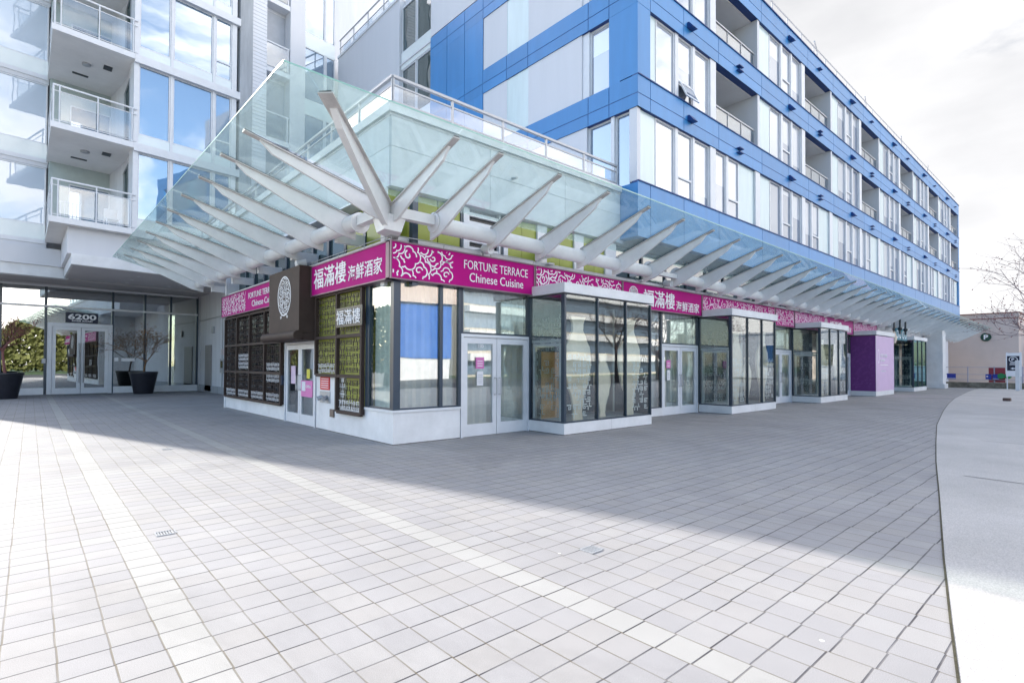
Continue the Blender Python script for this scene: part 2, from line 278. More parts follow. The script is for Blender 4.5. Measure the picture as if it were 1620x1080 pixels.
class MB:
    def __init__(s): s.v = []; s.f = []
    def poly(s, pts): k = len(s.v); s.v += [Vector(p) for p in pts]; s.f.append(tuple(range(k, k+len(pts))))
    def hexa(s, a, b):
        k = len(s.v); s.v += [Vector(p) for p in a] + [Vector(p) for p in b]
        n = len(a); s.f.append(tuple(range(k+n-1, k-1, -1))); s.f.append(tuple(range(k+n, k+2*n)))
        for i in range(n): j = (i+1) % n; s.f.append((k+i, k+j, k+n+j, k+n+i))
    def box(s, fr, s0, s1, d0, d1, t0, t1):
        s.hexa([fr(s0, d0, t0), fr(s1, d0, t0), fr(s1, d1, t0), fr(s0, d1, t0)], [fr(s0, d0, t1), fr(s1, d0, t1), fr(s1, d1, t1), fr(s0, d1, t1)])
    def tube(s, pts, r, n=8, cap=True):
        pts = [Vector(p) for p in pts]; rr = r if isinstance(r, (list, tuple)) else [r]*len(pts); k = len(s.v)
        for i, p in enumerate(pts):
            d = (pts[min(i+1, len(pts)-1)] - pts[max(i-1, 0)])
            if d.length < 1e-9: d = Vector((0, 0, 1))
            d.normalize(); a = d.orthogonal() if abs(d.z) > .95 else d.cross(Z); a.normalize(); b = d.cross(a)
            for j in range(n): an = 2*math.pi*j/n; s.v.append(p + (a*math.cos(an)+b*math.sin(an))*rr[i])
        for i in range(len(pts)-1):
            for j in range(n): j2 = (j+1) % n; s.f.append((k+i*n+j, k+i*n+j2, k+(i+1)*n+j2, k+(i+1)*n+j))
        if cap: s.f.append(tuple(k+j for j in range(n-1, -1, -1))); s.f.append(tuple(k+(len(pts)-1)*n+j for j in range(n)))
    def lathe(s, c, prof, n=24):
        k = len(s.v); c = Vector(c)
        for r, z in prof:
            for j in range(n): a = 2*math.pi*j/n; s.v.append(c + Vector((r*math.cos(a), r*math.sin(a), z)))
        for i in range(len(prof)-1):
            for j in range(n): j2 = (j+1) % n; s.f.append((k+i*n+j, k+i*n+j2, k+(i+1)*n+j2, k+(i+1)*n+j))
        s.f.append(tuple(k+j for j in range(n-1, -1, -1))); s.f.append(tuple(k+(len(prof)-1)*n+j for j in range(n)))
    def ribbon(s, fr, pts, wd, d, closed=False):
        """flat stroke of width wd printed on a panel, pts are (s, t)"""
        n = len(pts)
        if n < 2: return
        k = len(s.v)
        for i, (a, b) in enumerate(pts):
            p0 = pts[i-1] if i else (pts[-2] if closed else pts[0]); p1 = pts[i+1] if i < n-1 else (pts[1] if closed else pts[-1])
            dx, dy = p1[0]-p0[0], p1[1]-p0[1]; l = math.hypot(dx, dy) or 1; nx, ny = -dy/l*wd/2, dx/l*wd/2
            s.v.append(fr(a+nx, d, b+ny)); s.v.append(fr(a-nx, d, b-ny))
        for i in range(n-1): s.f.append((k+2*i, k+2*i+1, k+2*i+3, k+2*i+2))
    def build(s, name, material, parent=None, smooth=False):
        org = ORG.get(parent.name, Vector()) if parent else Vector()
        me = bpy.data.meshes.new(name); me.from_pydata([tuple(v-org) for v in s.v], [], s.f); me.update()
        bm = bmesh.new(); bm.from_mesh(me); bmesh.ops.recalc_face_normals(bm, faces=bm.faces); bm.to_mesh(me); bm.free()
        if smooth:
            for p in me.polygons: p.use_smooth = True
            me.set_sharp_from_angle(angle=R_(40))
        me.materials.append(material)
        o = bpy.data.objects.new(name, me); scn.collection.objects.link(o)
        if parent: o.parent = parent
        ORG[o.name] = org; return o
def tag(o, label=None, cat=None, group=None, kind=None):
    if label: o['label'] = label
    if cat: o['category'] = cat
    if group: o['group'] = group
    if kind: o['kind'] = kind
    return o
def thing(name, label, cat, loc=(0, 0, 0), group=None):
    o = bpy.data.objects.new(name, None); scn.collection.objects.link(o); o.location = loc; o.empty_display_size = .2
    ORG[o.name] = Vector(loc); return tag(o, label, cat, group)
def bx(name, material, parent, fr, *b):
    q = MB(); q.box(fr, *b); return q.build(name, material, parent)
def text(fr, s, t, d, string, h, material, parent, wd=None, name='lettering', bold=.0, ext=.008, slant=0):
    cu = bpy.data.curves.new('t', 'FONT'); cu.body = string; cu.size = 1; cu.extrude = .01; cu.offset = bold; cu.resolution_u = 3
    ob = bpy.data.objects.new('t', cu); scn.collection.objects.link(ob)
    dg = bpy.context.evaluated_depsgraph_get(); me = bpy.data.meshes.new_from_object(ob.evaluated_get(dg)); bpy.data.objects.remove(ob); bpy.data.curves.remove(cu)
    xs = [v.co.x for v in me.vertices]; ys = [v.co.y for v in me.vertices]
    x0, x1, y0, y1 = min(xs), max(xs), min(ys), max(ys); ky = h/(y1-y0); kx = (wd/(x1-x0)) if wd else ky
    org = ORG.get(parent.name, Vector()) if parent else Vector()
    for v in me.vertices:
        a = (v.co.x-x0)*kx + (v.co.y-y0)*ky*slant; b = (v.co.y-y0)*ky; e = ext if v.co.z > 0 else 0
        v.co = fr(s+a, d+e, t+b) - org
    me.materials.clear(); me.materials.append(material)
    o = bpy.data.objects.new(name, me); scn.collection.objects.link(o)
    if parent: o.parent = parent
    ORG[o.name] = org; return o
def window(fr, s0, s1, d, t0, t1, parent, fm=None, gm=None, fw=.05, awn=None, depth=.07):
    q = MB(); fm = fm or ALU
    q.box(fr, s0, s0+fw, d, d+depth, t0, t1); q.box(fr, s1-fw, s1, d, d+depth, t0, t1)
    q.box(fr, s0+fw, s1-fw, d, d+depth, t0, t0+fw); q.box(fr, s0+fw, s1-fw, d, d+depth, t1-fw, t1)
    if awn: q.box(fr, s0+fw, s1-fw, d, d+depth, awn-.03, awn+.03)
    f = q.build('window', fm, parent)
    g = MB(); g.box(fr, s0+fw, s1-fw, d+.015, d+.03, t0+fw, (awn-.03) if awn else t1-fw)
    if awn: g.box(fr, s0+fw, s1-fw, d+.015, d+.03, awn+.03, t1-fw)
    g.build('pane', gm or G_WINB, f); return f
# ------------------------------------------------------------------ ground
g = MB(); g.poly([(-400, -400, -.02), (900, -400, -.02), (900, 400, -.02), (-400, 400, -.02)])
tag(g.build('ground', ASPH), kind='structure')
q = MB(); q.poly([(-40, -24, 0), (60, -24, 0), (60, 30, 0), (-40, 30, 0)]); tag(q.build('paving', PAVE), kind='structure')
KC = [(-40, -15.2), (-20, -11.8), (-6, -9.24), (-1.75, -8.42), (-.99, -8.27), (.32, -8.02), (2.96, -7.54), (5.6, -7.05), (8.23, -6.59), (12.28, -5.9), (17.88, -5.1), (22.5, -4.5), (27.35, -3.95), (32, -3.55), (36, -3.2), (40, -2.95), (43.9, -2.8)]
q = MB(); z0 = .004
for a, b in zip(KC[:-1], KC[1:]):
    q.poly([(a[0], a[1], z0), (a[0], min(a[1]-.5, -24), z0), (b[0], min(b[1]-.5, -24), z0), (b[0], b[1], z0)])
q.poly([(43.9, -2.8, z0), (43.9, -24, z0), (60, -24, z0), (60, -1.0, z0), (43.9, -1.0, z0)])
tag(q.build('concrete_walkway', WALK), kind='structure')
q = MB()
for x in (-6.5, 2.6, 7.4, 12.2, 17, 22, 27, 33):
    q.poly([(x, -24, .008), (x+.024, -24, .008), (x+1.9+.024, -4.9-(33-x)*.087, .008), (x+1.9, -4.9-(33-x)*.087, .008)])
tag(q.build('walkway_joints', mat('joint_dark', (.13, .125, .12), .9)), kind='structure')
q = MB()   # weathered dirt joint between pavers and walkway
for a, b in zip(KC[:-1], KC[1:]):
    q.poly([(a[0], a[1]+.007, .006), (a[0], a[1]-.007, .006), (b[0], b[1]-.007, .006), (b[0], b[1]+.007, .006)])
tag(q.build('edge_joint', mat('mossy_joint', (.06, .055, .03), .95, var=.5, vs=14)), kind='structure')
q = MB(); q.poly([(-400, -400, -.012), (900, -400, -.012), (900, -40, -.012), (-400, -40, -.012)]); tag(q.build('lawn', GRASS), kind='structure')
# =================================================================== MIXED-USE BUILDING (restaurant below, blue block above)
BB = thing('mixed_use_building', 'long blue and white panelled block over a glazed ground-floor restaurant', 'building', (0, 0, 0))
END = 53.1
PER, S0 = 7.65, 7.15
FL = [(6.5, 8.55), (9.42, 11.4), (12.25, 14.17)]; BANDS = [(5.0, 6.5), (8.55, 9.42), (11.4, 12.25), (14.17, 15.02)]
# -- core volumes (set back so that everything on the face is proud of them)
bx('core_wall', WALLW, BB, W0, XB+.25, END-.2, 1.6, 18, 5.0, 14.95)
bx('roof_slab', WALLW, BB, W0, XB+.05, END-.05, -.3, 18, 14.951, 15.0)
# -- blue bands with panel joints
def band(fr, segs, z0, z1, mid, parent, d=0.0, name='blue_band'):
    q = MB(); j = MB(); gp = .011
    a, b = segs[0], segs[-1]
    j.box(fr, a+.003, b-.003, d-.25, d-.012, z0+.004, z1-.004)
    for s0, s1 in zip(segs[:-1], segs[1:]):
        zs = [z0, mid, z1] if mid else [z0, z1]
        for t0, t1 in zip(zs[:-1], zs[1:]):
            q.box(fr, s0+gp*(s0 != a), s1-gp*(s1 != b), d-.012, d, t0+gp*(t0 != z0), t1-gp*(t1 != z1))
    o = q.build(name, BLUE, parent); j.build('panel_joint', BLUED, o); return o
rs = []
for k in range(6):
    s = S0+PER*k; rs += ([s, s+.6, s+2.35, s+4.5] if k == 0 else [s+.1, s+2.55, s+4.65])
rs.append(END)
for i, (a, b) in enumerate(BANDS):
    band(BR, rs, a, b, None if i == 0 else a+(b-a)*.42, BB, d=0)
# thin dark drip / coping lines on top of the bands
for (a, b) in BANDS[:3]: bx('sill_flashing', BLUED, BB, BR, S0+.006, END+.02, -.2, .03, b, b+.03)
bx('sill_flashing', BLUED, BB, BR, S0+.006, END+.02, -.2, .04, 15.02, 15.06)
# -- corner piers
bx('corner_pier', BLUE, BB, BR, S0+.002, S0+.6, -.62, -.006, 9.451, 11.398); bx('corner_pier', BLUE, BB, BR, S0+.002, S0+.6, -.62, -.006, 12.281, 14.168)
bx('corner_pier', WALLW, BB, BR, S0+.03, S0+.10, -.3, -.05, 6.53, 8.548)
for z0, z1 in ((9.451, 11.398), (12.281, 14.168), (6.531, 8.548)): bx('corner_pier', BLUE, BB, BR, END-.35, END-.002, -.8, -.006, z0, z1)
# -- windows of the street face
DW = -.16
for fi, (z0, z1) in enumerate(FL):
    z0 += .03
    for k in range(6):
        s = S0+PER*k; last = k == 5
        if fi == 0:
            bx('frosted_panel', TRANSL, BB, BR, s+(.10 if k == 0 else .02), s+.95, -.2, -.10, z0, z1-.002)
            ws = [(.97, 1.97, 0), (2.13, 2.97, 1), (3.09, 4.0, 0), (4.38, 5.12, 0), (5.27, 6.08, 1)]
            bx('white_post', ALU, BB, BR, s+4.0, s+4.36, -.2, -.03, z0, z1-.002)
            bx('frosted_panel', TRANSL, BB, BR, s+6.1, s+7.26, -.2, -.10, z0, z1-.002)
            if not last: bx('white_post', ALU, BB, BR, s+7.28, s+7.65, -.2, -.03, z0, z1-.002)
            for a, b in ((1.97, 2.13), (2.97, 3.09), (5.12, 5.27)): bx('mullion', ALU, BB, BR, s+a, s+b, -.2, -.06, z0, z1-.002)
        else:
            bx('frosted_panel', TRANSL, BB, BR, s+(.602 if k == 0 else .02), s+.97, -.2, -.10, z0, z1-.002)
            ws = [(.99, 1.97, 0), (2.15, 2.97, 1), (3.12, 4.02, 0)]
            for a, b in ((1.97, 2.15), (2.97, 3.12)): bx('mullion', ALU, BB, BR, s+a, s+b, -.2, -.06, z0, z1-.002)
            bx('white_post', ALU, BB, BR, s+4.02, s+4.38, -.3, -.03, z0, z1-.002)
            # balcony recess: back wall with sliding door, cheeks, soffit, guard
            e = s+7.47 if not last else END-.36
            bx('balcony_wall', WALLW, BB, BR, s+4.38, e, -2.0, -1.9, z0, z1+.2)
            bx('balcony_cheek', WALLW, BB, BR, e, e+.17 if not last else e+.008, -1.9, -.03, z0, z1-.002)
            bx('balcony_soffit', SOFB, BB, BR, s+4.38, e, -1.9, -.255, z1-.03, z1+.12)
            bx('balcony_floor', CONC, BB, BR, s+4.38, e, -1.9, -.255, z0-.2, z0)
            window(BR, s+4.7, s+6.6, -1.89, z0+.05, z1-.1, BB, gm=G_WIN)
            gq = MB(); gq.box(BR, s+4.38, e, -.19, -.13, z0+.62, z0+.67)
            for kk in range(4): x = s+4.42+(e-s-4.5)*kk/3; gq.box(BR, x, x+.04, -.18, -.14, z0, z0+.62)
            rl = gq.build('balcony_guard', GREYM, BB); bx('guard_pane', G_RAIL, rl, BR, s+4.46, e-.02, -.165, -.155, z0+.06, z0+.6)
            vb = MB(); vb.box(BR, s+5.55, s+5.8, -1.1, -.9, z1-.06, z1-.031); vb.build('soffit_vent', BLACK, BB)
        for a, b, aw in ws:
            window(BR, s+a, s+b, DW, z0, z1-.002, BB, awn=(z0+.62 if aw else None))
# an awning pane standing open on the second floor
ow = MB(); a0, a1 = S0+2.2, S0+2.93
for (c0, c1) in (((a0, 9.5), (a0+.06, 10.02)), ((a1-.06, 9.5), (a1, 10.02))):
    ow.hexa([BR(c0[0], .16, 9.5), BR(c1[0], .16, 9.5), BR(c1[0], .20, 9.5), BR(c0[0], .20, 9.5)], [BR(c0[0], -.08, 10.02), BR(c1[0], -.08, 10.02), BR(c1[0], -.04, 10.02), BR(c0[0], -.04, 10.02)])
ow.hexa([BR(a0+.06, .16, 9.5), BR(a1-.06, .16, 9.5), BR(a1-.06, .2, 9.5), BR(a0+.06, .2, 9.5)], [BR(a0+.06, .135, 9.56), BR(a1-.06, .135, 9.56), BR(a1-.06, .175, 9.56), BR(a0+.06, .175, 9.56)])
ow.hexa([BR(a0+.06, -.055, 9.965), BR(a1-.06, -.055, 9.965), BR(a1-.06, -.015, 9.965), BR(a0+.06, -.015, 9.965)], [BR(a0+.06, -.08, 10.02), BR(a1-.06, -.08, 10.02), BR(a1-.06, -.04, 10.02), BR(a0+.06, -.04, 10.02)])
op = ow.build('open_awning', ALU, BB)
gp = MB(); gp.hexa([BR(a0+.06, .15, 9.56), BR(a1-.06, .15, 9.56), BR(a1-.06, .158, 9.56), BR(a0+.06, .158, 9.56)], [BR(a0+.06, -.04, 9.965), BR(a1-.06, -.04, 9.965), BR(a1-.06, -.032, 9.965), BR(a0+.06, -.032, 9.965)]); gp.build('pane', G_WINB, op)
# vent hoods and duct grilles on the bands
for i, (a, b) in enumerate(BANDS[1:]):
    mid = a+(b-a)*.42
    for k in range(6):
        s = S0+PER*k; q = MB()
        q.hexa([BR(s+2.55, 0, mid-.02), BR(s+2.83, 0, mid-.02), BR(s+2.83, .2, mid-.02), BR(s+2.55, .2, mid-.02)], [BR(s+2.55, 0, mid+.16), BR(s+2.83, 0, mid+.16), BR(s+2.83, .06, mid+.16), BR(s+2.55, .06, mid+.16)])
        q.build('vent_hood', BLUED, BB)
        q = MB(); q.box(BR, s+5.75, s+6.05, 0, .13, mid+.02, mid+.05); q.box(BR, s+5.75, s+6.05, 0, .13, mid-.13, mid-.10) if i < 2 else None
        q.build('vent_slot', BLUED, BB)
# roof guard with davits
q = MB()
q.tube([(S0+2, -.15, 15.78), (END, -.15, 15.78)], .028, 6); q.tube([(S0+2, -.15, 15.45), (END, -.15, 15.45)], .02, 6)
for k in range(31): x = S0+2+(END-S0-2.05)*k/30; q.tube([(x, -.15, 15.0), (x, -.15, 15.78)], .022, 6)
q.build('roof_guard', GREYM, BB)
for x in (22.6, 30.2, 37.9, 45.5):
    q = MB(); q.tube([(x, .3, 15.0), (x, .3, 16.45), (x-.9, .1, 16.45)], .035, 6); q.build('davit', GREYM, BB)
# ---- left face of the upper block (x = 7.15, s = -y)
for z0, z1, segs in ((8.55, 9.42, (-9.82, -8.63, -7.46, -6.34, -5.03, -3.95, -1.35, -.58, .39)), (11.4, 12.25, (-9.82, -8.63, -7.46, -6.34, -5.03, -3.95, -1.35, -.58, .39)), (14.17, 15.02, (-9.82, -8.63, -7.46, -6.34, -3.95, -1.35, .39))):
    band(BF, list(segs), z0, z1, z0+(z1-z0)*.42, BB, d=0)
for z0, z1 in ((6.0, 8.548), (9.422, 11.398), (12.252, 14.168)):
    if z0 > 6.2:
        q = MB()
        for a, b in ((-9.82, -8.63), (-8.63, -7.46), (-7.46, -6.34)): q.box(BF, a+.011, b-.011, -.02, -.001, z0, z1)
        q.box(BF, -.58, .393, -.25, -.001, z0, z1) if False else None
        o = q.build('blue_panel', BLUE, BB); bx('panel_joint', BLUED, o, BF, -9.81, -6.35, -.25, -.021, z0, z1)
        bx('blue_panel', BLUE, BB, BF, -.58, -.2, -.25, -.003, z0, z1)
        bx('white_panel', WALLW, BB, BF, -6.34, -5.03, -.25, -.03, z0, z1)
        bx('frosted_panel', TRANSL, BB, BF, -5.03, -3.95, -.25, -.04, z0, z1)
        bx('white_panel', WALLW, BB, BF, -3.95, -1.62, -.25, -.03, z0, z1)
        bx('white_post', ALU, BB, BF, -1.62, -1.36, -.25, -.07, z0, z1)
        window(BF, -1.36, -.585, -.2, z0, z1, BB)
    else:
        bx('blue_panel', BLUE, BB, BF, -9.82, -6.34, -.25, -.02, z0, z1)
        bx('white_panel', WALLW, BB, BF, -6.34, -5.03, -.25, -.03, z0, z1)
        bx('frosted_panel', TRANSL, BB, BF, -5.03, -3.95, -.25, -.04, z0, z1)
        bx('white_panel', WALLW, BB, BF, -3.95, -1.42, -.25, -.03, z0, z1)
        window(BF, -1.42, -.55, -.2, z0, z1, BB, gm=G_WIN); bx('white_post', ALU, BB, BF, -.55, -.43, -.25, -.05, z0, z1)
        window(BF, -.43, .10, -.2, z0, z1, BB, gm=G_WIN); bx('corner_post', WALLW, BB, BF, .10, .34, -.2, -.05, z0+.53, z1)
# low blue parapet box under the corner
bx('blue_box_return', BLUE, BB, BF, -.75, .388, -.3, -.002, 5.0, 6.47)
# windows next to the blue panels, then the tall blank white wall behind
for z0, z1 in ((6.0, 8.3), (9.1, 11.6), (12.4, 14.75), (15.5, 17.6)):
    window(BF, -11.1, -9.9, -.2, z0, z1, BB, gm=G_DARK, fw=.06); window(BF, -12.35, -11.15, -.2, z0, z1, BB, gm=G_DARK, fw=.06)
for z0, z1 in ((8.3, 9.1), (11.6, 12.4), (14.75, 15.5)): bx('spandrel', SPAND, BB, BF, -12.35, -9.9, -.25, -.1, z0, z1)
bx('blank_wall', WALLW, BB, BF, -18.9, -12.4, -.3, -.02, 6.4, 18.0)
bx('wall_coping', ALU, BB, BF, -18.9, -12.38, -.32, .03, 18.0, 18.12)
bx('blank_wall', WALLW, BB, BF, -9.84, -6.0, -.3, -.03, 15.09, 17.9); bx('blank_wall', WALLW, BB, BF, -12.4, -9.85, -.5, -.28, 6.4, 18.0)
bx('upper_storey', WALLW, BB, W0, XB+.35, 26, 6.2, 18.9, 15.0, 17.85)
q = MB(); q.tube([(XB+.15, 19, 19.1), (XB+.15, 12.5, 19.1)], .04, 6); q.tube([(XB+.15, 19, 18.65), (XB+.15, 12.5, 18.65)], .025, 6)
for k in range(5): y = 12.5+k*1.6; q.tube([(XB+.15, y, 18.1), (XB+.15, y, 19.1)], .03, 6)
rg = q.build('terrace_guard', GREYM, BB); bx('guard_pane', G_RAIL, rg, W0, XB+.145, XB+.155, 12.6, 18.8, 18.2, 18.6)
# ---- podium with terrace guard
PZ0, PZ1 = 4.9, 6.30
bx('podium', STUCCO, BB, W0, .04, XB+.2, .22, 17, PZ0, PZ1)
q = MB()   # shallow panel joints read as thin dark strips
for x0, x1 in ((.02, 2.45), (2.46, 4.88), (4.89, XB-.02)):
    for t0, t1 in ((PZ0, 5.66), (5.67, PZ1-.003)): q.box(W0, x0, x1, .18, .22, t0, t1)
for y0, y1 in ((.19, 3.1), (3.11, 6.1), (6.11, 9.1), (9.11, 12.1), (12.11, 15.1)):
    for t0, t1 in ((PZ0, 5.66), (5.67, PZ1-.003)): q.box(W0, 0.0, .04, y0 if y0 > 1 else .221, y1, t0, t1)
q.build('podium_panel', STUCCO, BB)
bx('podium_coping', WHITE, BB, W0, -.06, XB-.004, .12, 17, PZ1, 6.47)
bx('podium_shadow_gap', GREYM, BB, W0, -.01, XB-.006, .17, 17, PZ1-.06, PZ1-.001)
bx('lower_wall', WALLW, BB, W0, .55, XB+3, .6, 11.4, 0.05, 4.898)
bx('lower_wall', WALLW, BB, W0, XB+3.01, END-.5, .6, 17, 3.0, 4.99)
def guard(pts, z, h, name, fr_parent, post=.05, rail=.07, n=None):
    q = MB(); pn = MB()
    for a, b in zip(pts[:-1], pts[1:]):
        a = Vector(a); b = Vector(b); d = (b-a); l = d.length; d.normalize(); k = max(1, round(l/1.45)); nrm = Vector((-d.y, d.x, 0))
        fr = Fr((a.x, a.y, 0), d, nrm)
        q.box(fr, 0, l, -rail/2, rail/2, z+h-.05, z+h); q.box(fr, .03, l-.03, -.015, .015, z+h-.20, z+h-.17); q.box(fr, .03, l-.03, -.015, .015, z+.05, z+.08)
        for i in range(k+1):
            x = l*i/k; q.box(fr, max(0, x-post/2), min(l, x+post/2), -.02, .02, z, z+h-.05)
        for i in range(k): pn.box(fr, l*i/k+.04, l*(i+1)/k-.04, -.005, .005, z+.08, z+h-.2)
    o = q.build(name, GREYM, fr_parent); pn.build('guard_pane', G_RAIL, o); return o
guard([(XB-.15, .2, 0), (.05, .2, 0), (.05, 15.5, 0)], 6.47, .56, 'terrace_guard', BB)
# ---- clerestory strip above the signs
def clerestory(fr, s0, s1, spec, dd):
    for a, b, k in spec:
        if k == 'l': bx('lime_panel', LIME, BB, fr, a, b, dd-.1, dd, 3.0, 4.88)
        elif k == 'g': bx('clerestory_glass', G_DARK, BB, fr, a, b, dd-.1, dd-.03, 3.0, 4.88)
        elif k == 'w': bx('white_post', WHITE, BB, fr, a, b, dd-.1, dd+.05, 3.0, 4.88)
        elif k == 'd': bx('dark_mullion', DARKM, BB, fr, a, b, dd-.1, dd+.02, 3.0, 4.88)
        elif k == 'v':
            lv = MB()
            lv.box(fr, a, a+.04, dd-.05, dd+.04, 3.0, 4.88); lv.box(fr, b-.04, b, dd-.05, dd+.04, 3.0, 4.88)
            for i in range(10): lv.box(fr, a+.04, b-.04, dd-.05, dd+.03, 3.05+i*.185, 3.13+i*.185)
            o = lv.build('louvre', WHITE, BB); bx('louvre_back', BLACK, o, fr, a+.04, b-.04, dd-.1, dd-.051, 3.0, 4.88)
clerestory(RF, 0, 7.1, [(-.05, .02, 'w'), (.03, .50, 'l'), (.51, .55, 'd'), (.60, 1.18, 'l'), (1.2, 1.75, 'l'), (1.76, 1.80, 'd'), (1.82, 1.93, 'w'), (1.94, 2.86, 'v'), (2.87, 2.95, 'd'), (2.96, 3.08, 'w'), (3.10, 3.55, 'l'), (3.56, 4.02, 'l'), (4.03, 4.35, 'w'), (4.36, 4.85, 'l'), (4.86, 5.35, 'l'), (5.36, 5.72, 'w'), (5.73, 6.2, 'l'), (6.21, 6.62, 'l'), (6.63, 7.1, 'w')], -.34)
sp = []; x = 7.2
while x < 44: sp += [(x, x+1.15, 'g'), (x+1.16, x+1.24, 'd')]; x += 1.25
clerestory(RF, 7.1, 44, sp, -.34)
sp = []; x = -11.4
while x < -.1: sp += [(x, min(x+.82, -.12), 'g' if x < -3 else 'l'), (x+.83, x+.95, 'd')]; x += .96
clerestory(LF, 0, 0, sp, -.34)
# ---- storefront, street side (plane y = 0)
CONTACT_DIRT = mat('grime_and_contact_shade', (.19, .18, .175), .9, var=.5, vs=7)  # dirt plus painted-in contact shade where the base meets the ground
def plinth(fr, s0, s1, d0, d1, h=.24):
    o = bx('plinth', WHITE, BB, fr, s0, s1, d0, d1, .0, h); q = MB(); q.box(fr, s0-.002, s1+.002, d0, d1+.002, .0005, .016); q.build('base_contact_strip', CONTACT_DIRT, o)
    j = MB(); j.box(fr, (s0+s1)/2-.003, (s0+s1)/2+.003, d1-.01, d1+.001, .017, h-.002); j.build('panel_joint', GREYM, o); return o
def pane_run(fr, cuts, d, z0, z1, gm=None, mw=.05, mm=None, nm='shop_window'):
    q = MB(); g = MB()
    for c in cuts: q.box(fr, c-mw/2, c+mw/2, d-.08, d+.015, z0, z1)
    for a, b in zip(cuts[:-1], cuts[1:]): g.box(fr, a+mw/2, b-mw/2, d-.03, d-.018, z0+.03, z1)
    q.box(fr, cuts[0]+mw/2, cuts[-1]-mw/2, d-.08, d-.001, z0, z0+.03)
    o = q.build(nm, mm or DARKM, BB); g.build('pane', gm or G_STORE, o); return o
def door(fr, s0, s1, d, z1, leaves=2, gm=None, back=None, handle=True, nm='glass_door'):
    q = MB(); fw = .06
    q.box(fr, s0, s0+fw, d-.1, d+.02, 0, z1); q.box(fr, s1-fw, s1, d-.1, d+.02, 0, z1); q.box(fr, s0+fw, s1-fw, d-.1, d+.02, z1-fw, z1)
    o = q.build(nm, ALU, BB); w_ = (s1-s0-2*fw)/leaves
    for i in range(leaves):
        a = s0+fw+w_*i+.008; b = a+w_-.016; l = MB(); st = .11
        l.box(fr, a, a+st, d-.06, d-.005, .01, z1-fw-.01); l.box(fr, b-st, b, d-.06, d-.005, .01, z1-fw-.01)
        l.box(fr, a+st, b-st, d-.06, d-.005, .01, .26); l.box(fr, a+st, b-st, d-.06, d-.005, z1-fw-.13, z1-fw-.01)
        lf = l.build('door_leaf', ALU, o)
        bx('pane', gm or G_STORE, lf, fr, a+st, b-st, d-.04, d-.028, .26, z1-fw-.13)
        if handle:
            hx = b-.055 if i == 0 and leaves > 1 else a+.055
            h = MB(); h.tube([fr(hx, d-.005, .86), fr(hx, d+.07, .86), fr(hx, d+.07, 1.22), fr(hx, d-.005, 1.22)], .013, 6); h.build('handle', GREYM, lf)
    return o
ZT = 3.1
def curtain(fr, s0, s1, d, z0, z1, m_=None, nm='curtain'):
    n = max(8, int((s1-s0)/.035)); v = MB(); k = 0
    top = []; bot = []
    for i in range(n+1):
        s = s0+(s1-s0)*i/n; w_ = .022*math.sin(i*1.25)+.012*math.sin(i*.41)
        top.append(fr(s, d+w_, z1)); bot.append(fr(s, d+w_*1.2, z0))
    for i in range(n): v.poly([bot[i], bot[i+1], top[i+1], top[i]])
    return v.build(nm, m_ or CURT, BB, smooth=True)
# corner: white spandrel base, glass, dark corner mullion
bx('corner_base', WHITE, BB, W0, .0, 1.53, 0, .3, 0, .60); bx('corner_base', WHITE, BB, LF, -3.6, -.301, -.3, 0, 0, .60) ; bx('sill', ALU, BB, RF, -.03, 1.53, -.25, .03, .601, .645)
bx('sill', ALU, BB, LF, -1.12, -.26, -.25, .03, .601, .645)
bx('corner_mullion', DARKM, BB, W0, -.015, .075, -.015, .075, .646, ZT)
pane_run(RF, [.10, 1.06, 1.52], -.01, .646, ZT, mw=.075)
pane_run(LF, [-1.0, -.10], -.01, .646, ZT, mw=.05, gm=G_BAYS)
bx('lattice_return', DARKM, BB, LF, -1.12, -1.03, -.1, .01, .646, ZT)
curtain(RF, .1, 1.5, -.16, .65, ZT); curtain(LF, -1.0, -.17, -.16, .65, ZT)
d1 = door(RF, 1.55, 3.5, -.01, 2.14); pane_run(RF, [1.575, 3.475], -.01, 2.15, ZT, mw=.05); curtain(RF, 1.6, 3.45, -.2, .05, ZT)
text(RF, 2.02, 1.86, -.022, '130', .075, SIGNW, d1, name='door_number')
q = MB(); q.box(W0, -.002, 1.53, -.002, .05, .0005, .016); q.build('base_contact_strip', CONTACT_DIRT, BB); q = MB(); q.box(LF, -3.6, -.06, -.05, .002, .0005, .016); q.build('base_contact_strip', CONTACT_DIRT, BB); q = MB(); q.box(LF, -11.45, -5.78, -.05, .002, .0005, .016); q.build('base_contact_strip', CONTACT_DIRT, BB)
# fret print strokes inside a unit cell
FRETB = mat('fret_brown', (.11, .09, .055), .6)
FRET = [[(0, .2, .72, .2), (.72, .2, .72, .78), (.28, .78, .72, .78), (.28, .48, .28, .78), (.28, .48, .5, .48)], [(.0, .5, .35, .5), (.35, .5, .35, 1), (.65, 0, .65, .55), (.65, .55, 1, .55)]]
def fret(mb, fr, s0, s1, t0, t1, c, bw, d0, d1, keep=1.0, seed=0, var=0):
    rn = random.Random(seed); nx = max(1, round((s1-s0)/c)); ny = max(1, round((t1-t0)/c)); cx = (s1-s0)/nx; cy = (t1-t0)/ny
    for i in range(nx):
        for j in range(ny):
            if rn.random() > keep: continue
            fx = (i+var) % 2; fy = j % 2
            for (a, b, e, f) in FRET[0 if (i//2+j) % 3 else 1]:
                if fx: a, e = 1-a, 1-e
                if fy: b, f = 1-b, 1-f
                a, e = min(a, e), max(a, e); b, f = min(b, f), max(b, f)
                mb.box(fr, s0+(i+a)*cx-bw/2, s0+(i+e)*cx+bw/2, d0, d1, t0+(j+b)*cy-bw/2, t0+(j+f)*cy+bw/2)
